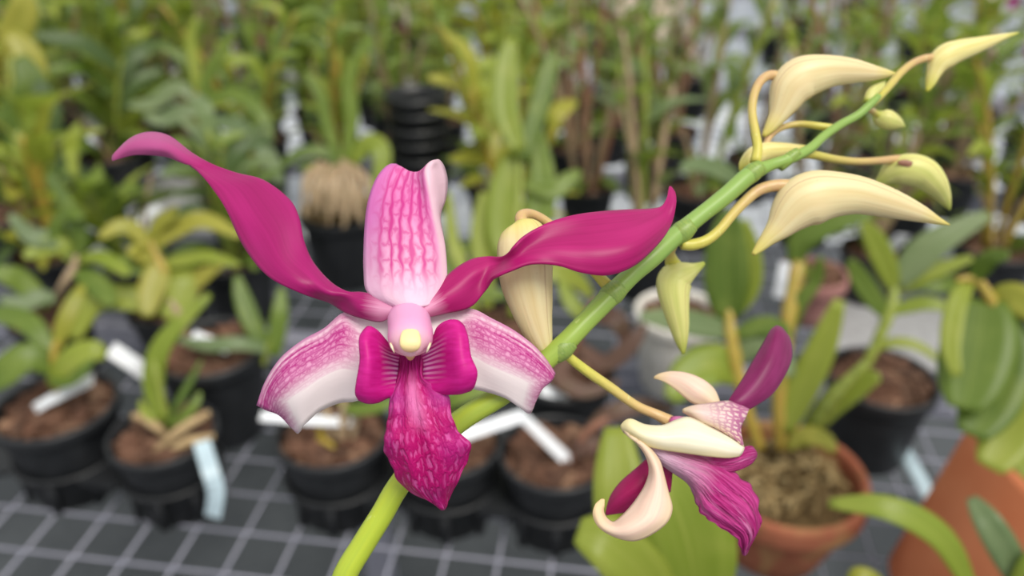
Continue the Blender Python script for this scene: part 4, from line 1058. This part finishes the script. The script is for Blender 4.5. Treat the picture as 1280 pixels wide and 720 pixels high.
for k in range(26):
    x = 380 + random.random() * 84; y = 205 + random.random() * 14
    cane_px(y4, [(x * .5 + 212, y - 6, dy - 50), (x, y + 14, dy - 75), (x + random.uniform(-8, 8), y + 40 + random.random() * 30, dy - 74)], 2.6, 'cane_tan', 'aerial_root')
for pts, w, mt in [([(425, 210), (405, 190), (375, 192), (345, 212)], 16, 'leaf_green'), ([(440, 205), (460, 180), (478, 195), (466, 262)], 26, 'leaf_lime'),
                   ([(430, 205), (440, 150), (436, 100), (450, 60)], 18, 'leaf_green'), ([(425, 205), (410, 160), (400, 120), (380, 90)], 16, 'leaf_green')]:
    leaf_px(y4, [(x, y, dy - 45 - 6 * i) for i, (x, y) in enumerate(pts)], w, mt, .7)

y5, a_, b_, dy = near_pot('potted_orchid', 10, 262, 100, 'nursery', M['black'], 'tall orchid with big dark and yellow leaves at the upper left edge', asp=.95)
d = dy - 40
cane_px(y5, [(14, 255, dy - 8), (22, 200, d), (20, 130, d), (10, 60, d)], 6, 'cane_green')
for pts, w, mt in [([(22, 150), (36, 110), (34, 70), (10, 40)], 40, 'leaf_yellow'), ([(22, 200), (30, 150), (40, 110), (24, 70)], 46, 'leaf_green'), ([(22, 180), (50, 170), (60, 140), (48, 100)], 36, 'leaf_dark'),
                   ([(20, 230), (40, 200), (52, 180), (50, 160)], 30, 'leaf_lime'), ([(20, 235), (44, 225), (66, 240), (82, 262)], 24, 'leaf_green'), ([(16, 225), (0, 205), (-14, 190), (-30, 190)], 30, 'leaf_lime'),
                   ([(12, 80), (20, 40), (30, 10), (24, -20)], 36, 'leaf_yellow')]:
    leaf_px(y5, [(x, y, d - 6 * i) for i, (x, y) in enumerate(pts)], w, mt, .8)
y6, a_, b_, dy = near_pot('potted_orchid', 300, 240, 98, 'nursery', M['black'], 'strap leaved orchid with ochre cane behind the middle of the left petal', asp=.95)
d = dy - 30
cane_px(y6, [(296, 232, dy - 8), (276, 195, d), (258, 160, d), (246, 115, d)], 8, 'cane_orange')
for pts, w, mt in [([(250, 130), (240, 90), (225, 70), (196, 56)], 16, 'leaf_green'), ([(250, 130), (262, 90), (280, 60), (292, 38)], 16, 'leaf_green'), ([(250, 128), (222, 110), (190, 130), (160, 132)], 20, 'leaf_grey'),
                   ([(256, 130), (290, 118), (325, 140), (340, 178)], 20, 'leaf_green'), ([(262, 150), (300, 160), (335, 195), (352, 232)], 24, 'leaf_grey'), ([(248, 125), (244, 90), (238, 50), (246, 20)], 14, 'leaf_lime'),
                   ([(256, 140), (230, 140), (205, 150), (180, 146)], 22, 'leaf_grey')]:
    leaf_px(y6, [(x, y, d - 6 * i) for i, (x, y) in enumerate(pts)], w, mt, .75)
def sheet(label, px, z=.0045):
    c = [G(x, y, z) for x, y in px]; mb = MB(); o = sum(c, Vector()) / 4
    mb.grid([[c[0], c[1]], [c[3], c[2]]]); s_ = mb.build('plastic_sheet', 'sheet', None, thick=.002, origin=o, smooth=False); tag(s_, label, 'sheet')
sheet('flat grey plastic sheet lying under the long left petal', [(176, 215), (330, 232), (330, 300), (160, 282)])
sheet('flat grey plastic sheet lying behind the lime leaved black pot', [(1010, 372), (1216, 392), (1230, 470), (1030, 452)])
# stack of empty black pots
st = G(530, 262, .004)
prev = None
for k in range(6):
    mb = MB(); R = .052; h = .085
    lathe(mb, [(0, .002), (R * .74, 0), (R * .9, h * .8), (R, h * .84), (R, h), (R * .93, h), (R * .88, h * .78), (R * .72, h * .05), (0, h * .05)], K=36)
    o = mb.build('stacked_pot', 'black', None, origin=Vector((0, 0, 0))); o.location = st + UP * (.0255 * k) + Vector((.002 * math.sin(k * 2), .002 * math.cos(k * 3), 0))
    tag(o, ('bottom black pot of the nested stack behind the veined sepal', 'second black pot from the bottom of the nested stack', 'third black pot from the bottom of the nested stack',
            'fourth black pot from the bottom of the nested stack', 'fifth black pot, just under the top of the nested stack', 'topmost black pot of the nested stack behind the veined sepal')[k], 'pot', 'nested empty black pots')
BASES.append((st.x, st.y, .07))

# ---- the thicket: prototypes copied over the bench
def make_plant(style, seed, detailed):
    random.seed(seed)
    root = empty('potted_orchid', Vector((0, 0, 0)))
    R = .05; h = .09
    pot_mesh(root, R, h, 'nursery', M['black']); medium_mesh(root, R * .87, h * .86, n=26 if detailed else 14)
    fol = {}
    def put_leaf(pts, w, mat, fold=.25):
        facing = UP * .8 + Vector((random.uniform(-.3, .3), -.5, 0))
        if detailed:
            mb = MB(); leaf_into(mb, pts, w, facing.normalized(), fold, nseg=9, tw=random.uniform(-.5, .5)); mb.build('leaf', mat, root)
        else:
            mb = fol.setdefault(mat, MB()); leaf_into(mb, pts, w, facing.normalized(), fold, nseg=6, K=3, tw=random.uniform(-.5, .5))
    cfg = {'upright': (4, .20, .34, 7, .085, .016, ['leaf_green', 'leaf_lime', 'leaf_green'], ['cane_green', 'cane_orange'], .7),
           'broad': (3, .10, .2, 5, .11, .03, ['leaf_green', 'leaf_lime', 'leaf_dark'], ['cane_green'], .6),
           'bushy': (6, .10, .22, 6, .08, .018, ['leaf_green', 'leaf_dark', 'leaf_grey'], ['cane_green'], .8),
           'bare': (5, .2, .36, 3, .07, .016, ['leaf_green', 'leaf_grey'], ['cane_tan', 'cane_red', 'cane_tan'], .8),
           'yellow': (3, .12, .24, 6, .1, .024, ['leaf_yellow', 'leaf_lime', 'leaf_yellow'], ['cane_orange'], .6),
           'pale': (5, .16, .3, 6, .08, .017, ['leaf_grey', 'leaf_lime', 'leaf_green'], ['cane_green', 'cane_tan'], .8),
           'flower': (4, .18, .3, 4, .08, .018, ['leaf_green', 'leaf_grey'], ['cane_tan', 'cane_green'], .7)}[style]
    nc, l0, l1, nl, ll_, lw, lm, cm, droop = cfg
    for c in range(nc):
        a = random.uniform(0, 6.28); r = random.uniform(.004, .022)
        p0 = Vector((r * math.cos(a), r * math.sin(a), h * .82)); L = random.uniform(l0, l1)
        lean = Vector((math.cos(a), math.sin(a), 0)) * L * random.uniform(.08, .38)
        pts = [p0, p0 + lean * .25 + UP * L * .35, p0 + lean * .6 + UP * L * .7, p0 + lean + UP * L * .97]
        cane(root, pts, random.uniform(.003, .0052), random.choice(cm), n=7)
        CP = [Vector(q) for q in cr([tuple(p) for p in pts], 21)]
        az = random.uniform(0, 6.28)
        for k in range(nl):
            s = .3 + .7 * (k + random.random() * .4) / nl if style != 'bare' else .6 + .4 * (k + random.random()) / nl
            base = CP[min(20, int(s * 20))]; az += math.pi + random.uniform(-.5, .5)
            ln = ll_ * random.uniform(.7, 1.25); el = random.uniform(.5, 1.15) + .25 * (s > .9)
            dirh = Vector((math.cos(az), math.sin(az), 0))
            m_ = base + dirh * ln * .45 * math.cos(el) + UP * ln * .5 * math.sin(el)
            tip = base + dirh * ln * (.95 * math.cos(el * .7)) + UP * ln * (math.sin(el) * .75 - droop * .3 * random.random())
            put_leaf([base, m_, tip], lw * random.uniform(.8, 1.25), random.choice(lm))
        if style == 'flower' and c < 3:
            top = pts[-1]; tip = top + UP * .07 + Vector((random.uniform(-.05, .05), random.uniform(-.05, .02), 0))
            cane(root, [top, (top + tip) / 2 + UP * .012, tip], .0015, 'cane_green', 'flower_stalk', 5)
            for q in range(3):
                cc = tip + Vector((random.uniform(-.022, .022), random.uniform(-.02, .02), -q * .018)); fl = MB()
                for z in range(5):
                    aa = z * 1.256 + q; v = Vector((math.cos(aa), -.25, math.sin(aa)))
                    leaf_into(fl, [cc, cc + v * .006, cc + v * .013 + Vector((0, .004, 0))], .012, Vector((0, -1, .2)), .1, nseg=4, K=3, prof=.6)
                fl.build('blossom', 'blossom' if (seed + q) % 5 else 'blossom_m', root)
    # low leaves and dry roots round the pot mouth
    for k in range(5):
        az = random.uniform(0, 6.28); dirh = Vector((math.cos(az), math.sin(az), 0)); base = Vector((0, 0, h * .88)) + dirh * .012; ln = ll_ * random.uniform(.7, 1.1)
        put_leaf([base, base + dirh * ln * .4 + UP * ln * .45, base + dirh * ln * .9 + UP * ln * random.uniform(.1, .6)], lw * 1.1, random.choice(lm + ['leaf_dark']))
    for k in range(2):
        az = random.uniform(0, 6.28); dirh = Vector((math.cos(az), math.sin(az), 0)); L = random.uniform(.06, .16)
        cane(root, [Vector((0, 0, h * .84)), dirh * .02 + UP * (h + L * .5), dirh * .045 + UP * (h + L)], .0028, 'cane_tan', 'dry_cane', 5)
    for mat, mb in fol.items():
        mb.build('foliage', mat, root)
    return root

def children(o): return PROTO_CH[o.name]
PROTO_CH = {}
def copy_tree(o):
    c = o.copy(); COL.objects.link(c)
    for ch in PROTO_CH[o.name]:
        d = ch.copy(); COL.objects.link(d); d.parent = c
    return c
STY = ['upright', 'broad', 'bushy', 'bare', 'yellow', 'pale', 'flower']
DESC = {'upright': 'tall orchid with narrow upright green leaves', 'broad': 'orchid with broad arching leaves', 'bushy': 'bushy dark green orchid', 'bare': 'orchid with bare tan canes',
        'yellow': 'yellow-green orchid', 'pale': 'pale grey-green orchid', 'flower': 'orchid bearing small pale blossoms'}
ORD = ['first', 'second', 'third', 'fourth', 'fifth', 'sixth', 'seventh', 'eighth', 'ninth', 'tenth', 'eleventh', 'twelfth', 'thirteenth', 'fourteenth', 'fifteenth', 'sixteenth', 'seventeenth', 'eighteenth', 'nineteenth', 'twentieth', 'twenty-first', 'twenty-second', 'twenty-third', 'twenty-fourth']
protos = {}
def get(style, var, detailed):
    k = (style, var, detailed)
    if k not in protos:
        r_ = make_plant(style, hash_(k), detailed); protos[k] = [r_, False]
        PROTO_CH[r_.name] = [o for o in COL.objects if o.parent == r_]
    e = protos[k]
    if not e[1]: e[1] = True; return e[0]
    return copy_tree(e[0])
def hash_(k): return STY.index(k[0]) * 31 + k[1] * 7 + (3 if k[2] else 0) + 5
def pick(px, row, rnd):
    if px < 230: w_ = [('upright', 4), ('broad', 4), ('bushy', 3), ('yellow', 2), ('bare', 1)]
    elif px < 360: w_ = [('bare', 4), ('upright', 3), ('bushy', 2)]
    elif px < 520: w_ = [('upright', 5), ('broad', 2), ('bushy', 2), ('flower', 1)]
    elif px < 690: w_ = [('upright', 4), ('yellow', 2), ('bushy', 1), ('pale', 1)]
    elif px < 900: w_ = [('bare', 4), ('pale', 3), ('flower', 4), ('bushy', 1)]
    else: w_ = [('pale', 5), ('bare', 3), ('flower', 2), ('upright', 2)]
    tot = sum(q for _, q in w_); v = rnd.random() * tot
    for s_, q in w_:
        v -= q
        if v <= 0: return s_
rnd = random.Random(11)
row_k = 0; b = .38; step = .165
HOLES = [(530, 275, 66, 52), (240, 255, 78, 52), (690, 235, 40, 30)]
while b < 2.45:
    row = []; a = -1.75 + (row_k % 2) * step * .5
    while a < 2.1:
        p = bench_pt(a + rnd.uniform(-.02, .02), b + rnd.uniform(-.02, .02), .002)
        a += step * (1.12 if b > 1.5 else 1.0) * (.84 if proj(p)[0] < 560 else 1)
        x, y, dd_ = proj(p + UP * .09)
        if not (-70 < x < 1350) or y > 330: continue
        if any((p.x - q[0]) ** 2 + (p.y - q[1]) ** 2 < (q[2] + .056) ** 2 for q in BASES): continue
        if any(abs(x - hx) < hw_ and abs(y - hy) < hh_ for hx, hy, hw_, hh_ in HOLES): continue
        if x > 850 and rnd.random() < (.2 if b < 1.1 else .7): continue
        if 560 < x <= 850 and b > 1.5 and rnd.random() < .5: continue
        row.append((x, p))
    row.sort(key=lambda q: q[0])
    if row:
        for i, (x, p) in enumerate(row):
            sty = pick(x, row_k, rnd)
            o = get(sty, rnd.randrange(3 if b < 1.2 else 2), b < .75)
            if sty in ('bare', 'pale', 'flower') and x > 820 and b > 1.3: pass
            o.location = p; o.rotation_euler = (0, 0, rnd.uniform(0, 6.28)); sc_ = rnd.uniform(.88, 1.12); o.scale = (sc_,) * 3
            tag(o, '%s, %s from left, %s row of the thicket' % (DESC[sty], ORD[min(i, 23)], ORD[row_k]), 'potted orchid', 'thicket of potted orchids filling the bench')
            if rnd.random() < .38:
                mbl = MB(); az = rnd.uniform(-1.2, 1.2); dv = Vector((math.sin(az), -math.cos(az) * .6, .9)).normalized(); c0 = p + Vector((dv.x * .022, dv.y * .03, .07))
                sd_ = dv.cross(AF).normalized() * .009; e_ = c0 + dv * .07
                mbl.grid([[c0 - sd_, c0 + sd_], [e_ - sd_, e_ + sd_]])
                tag(mbl.build('plant_label', 'label', None, thick=.001, origin=c0.copy(), smooth=False), 'white label in the pot %s from left, %s row of the thicket' % (ORD[min(i, 23)], ORD[row_k]), 'plant label', 'white labels in the thicket pots')
        row_k += 1
    b += step
for k, (r_, used) in list(protos.items()): pass

# ------------------------------------------------------------------ light and camera
def add_cam():
    cd = bpy.data.cameras.new('camera'); co = bpy.data.objects.new('camera', cd); COL.objects.link(co)
    co.location = C0; co.rotation_euler = (math.pi / 2 - PITCH, 0, 0)
    cd.sensor_width = 36; cd.lens = 36 * F / 1280; cd.clip_start = .005
    cd.dof.use_dof = True; cd.dof.focus_distance = .143; cd.dof.aperture_fstop = 11.0
    S.camera = co
add_cam()
w = bpy.data.worlds.new('sky'); S.world = w; w.use_nodes = True
nt = w.node_tree; bg = nt.nodes['Background']
tc = nt.nodes.new('ShaderNodeTexCoord'); sp = nt.nodes.new('ShaderNodeSeparateXYZ'); rp_ = nt.nodes.new('ShaderNodeValToRGB')
nt.links.new(tc.outputs['Generated'], sp.inputs[0]); nt.links.new(sp.outputs[2], rp_.inputs[0]); nt.links.new(rp_.outputs[0], bg.inputs[0])
rp_.color_ramp.elements[0].position = 0; rp_.color_ramp.elements[0].color = (.75, .78, .8, 1)
rp_.color_ramp.elements[1].position = .6; rp_.color_ramp.elements[1].color = (1, 1, 1, 1)
bg.inputs[1].default_value = .86
sd = bpy.data.lights.new('sun', 'SUN'); so = bpy.data.objects.new('sun', sd); COL.objects.link(so)
sd.energy = 3.1; sd.angle = math.radians(30); sd.color = (1, .95, .86)
so.rotation_euler = Vector((-.3, .45, -1)).to_track_quat('-Z', 'Y').to_euler()
so.location = (1, 1, 3)
vs = S.view_settings; vs.view_transform = 'Standard'; vs.look = 'None'; vs.exposure = -.08; vs.gamma = 1; vs.use_curve_mapping = False
S.cycles.use_denoising = True
S.cycles.max_bounces = 6; S.cycles.transparent_max_bounces = 6
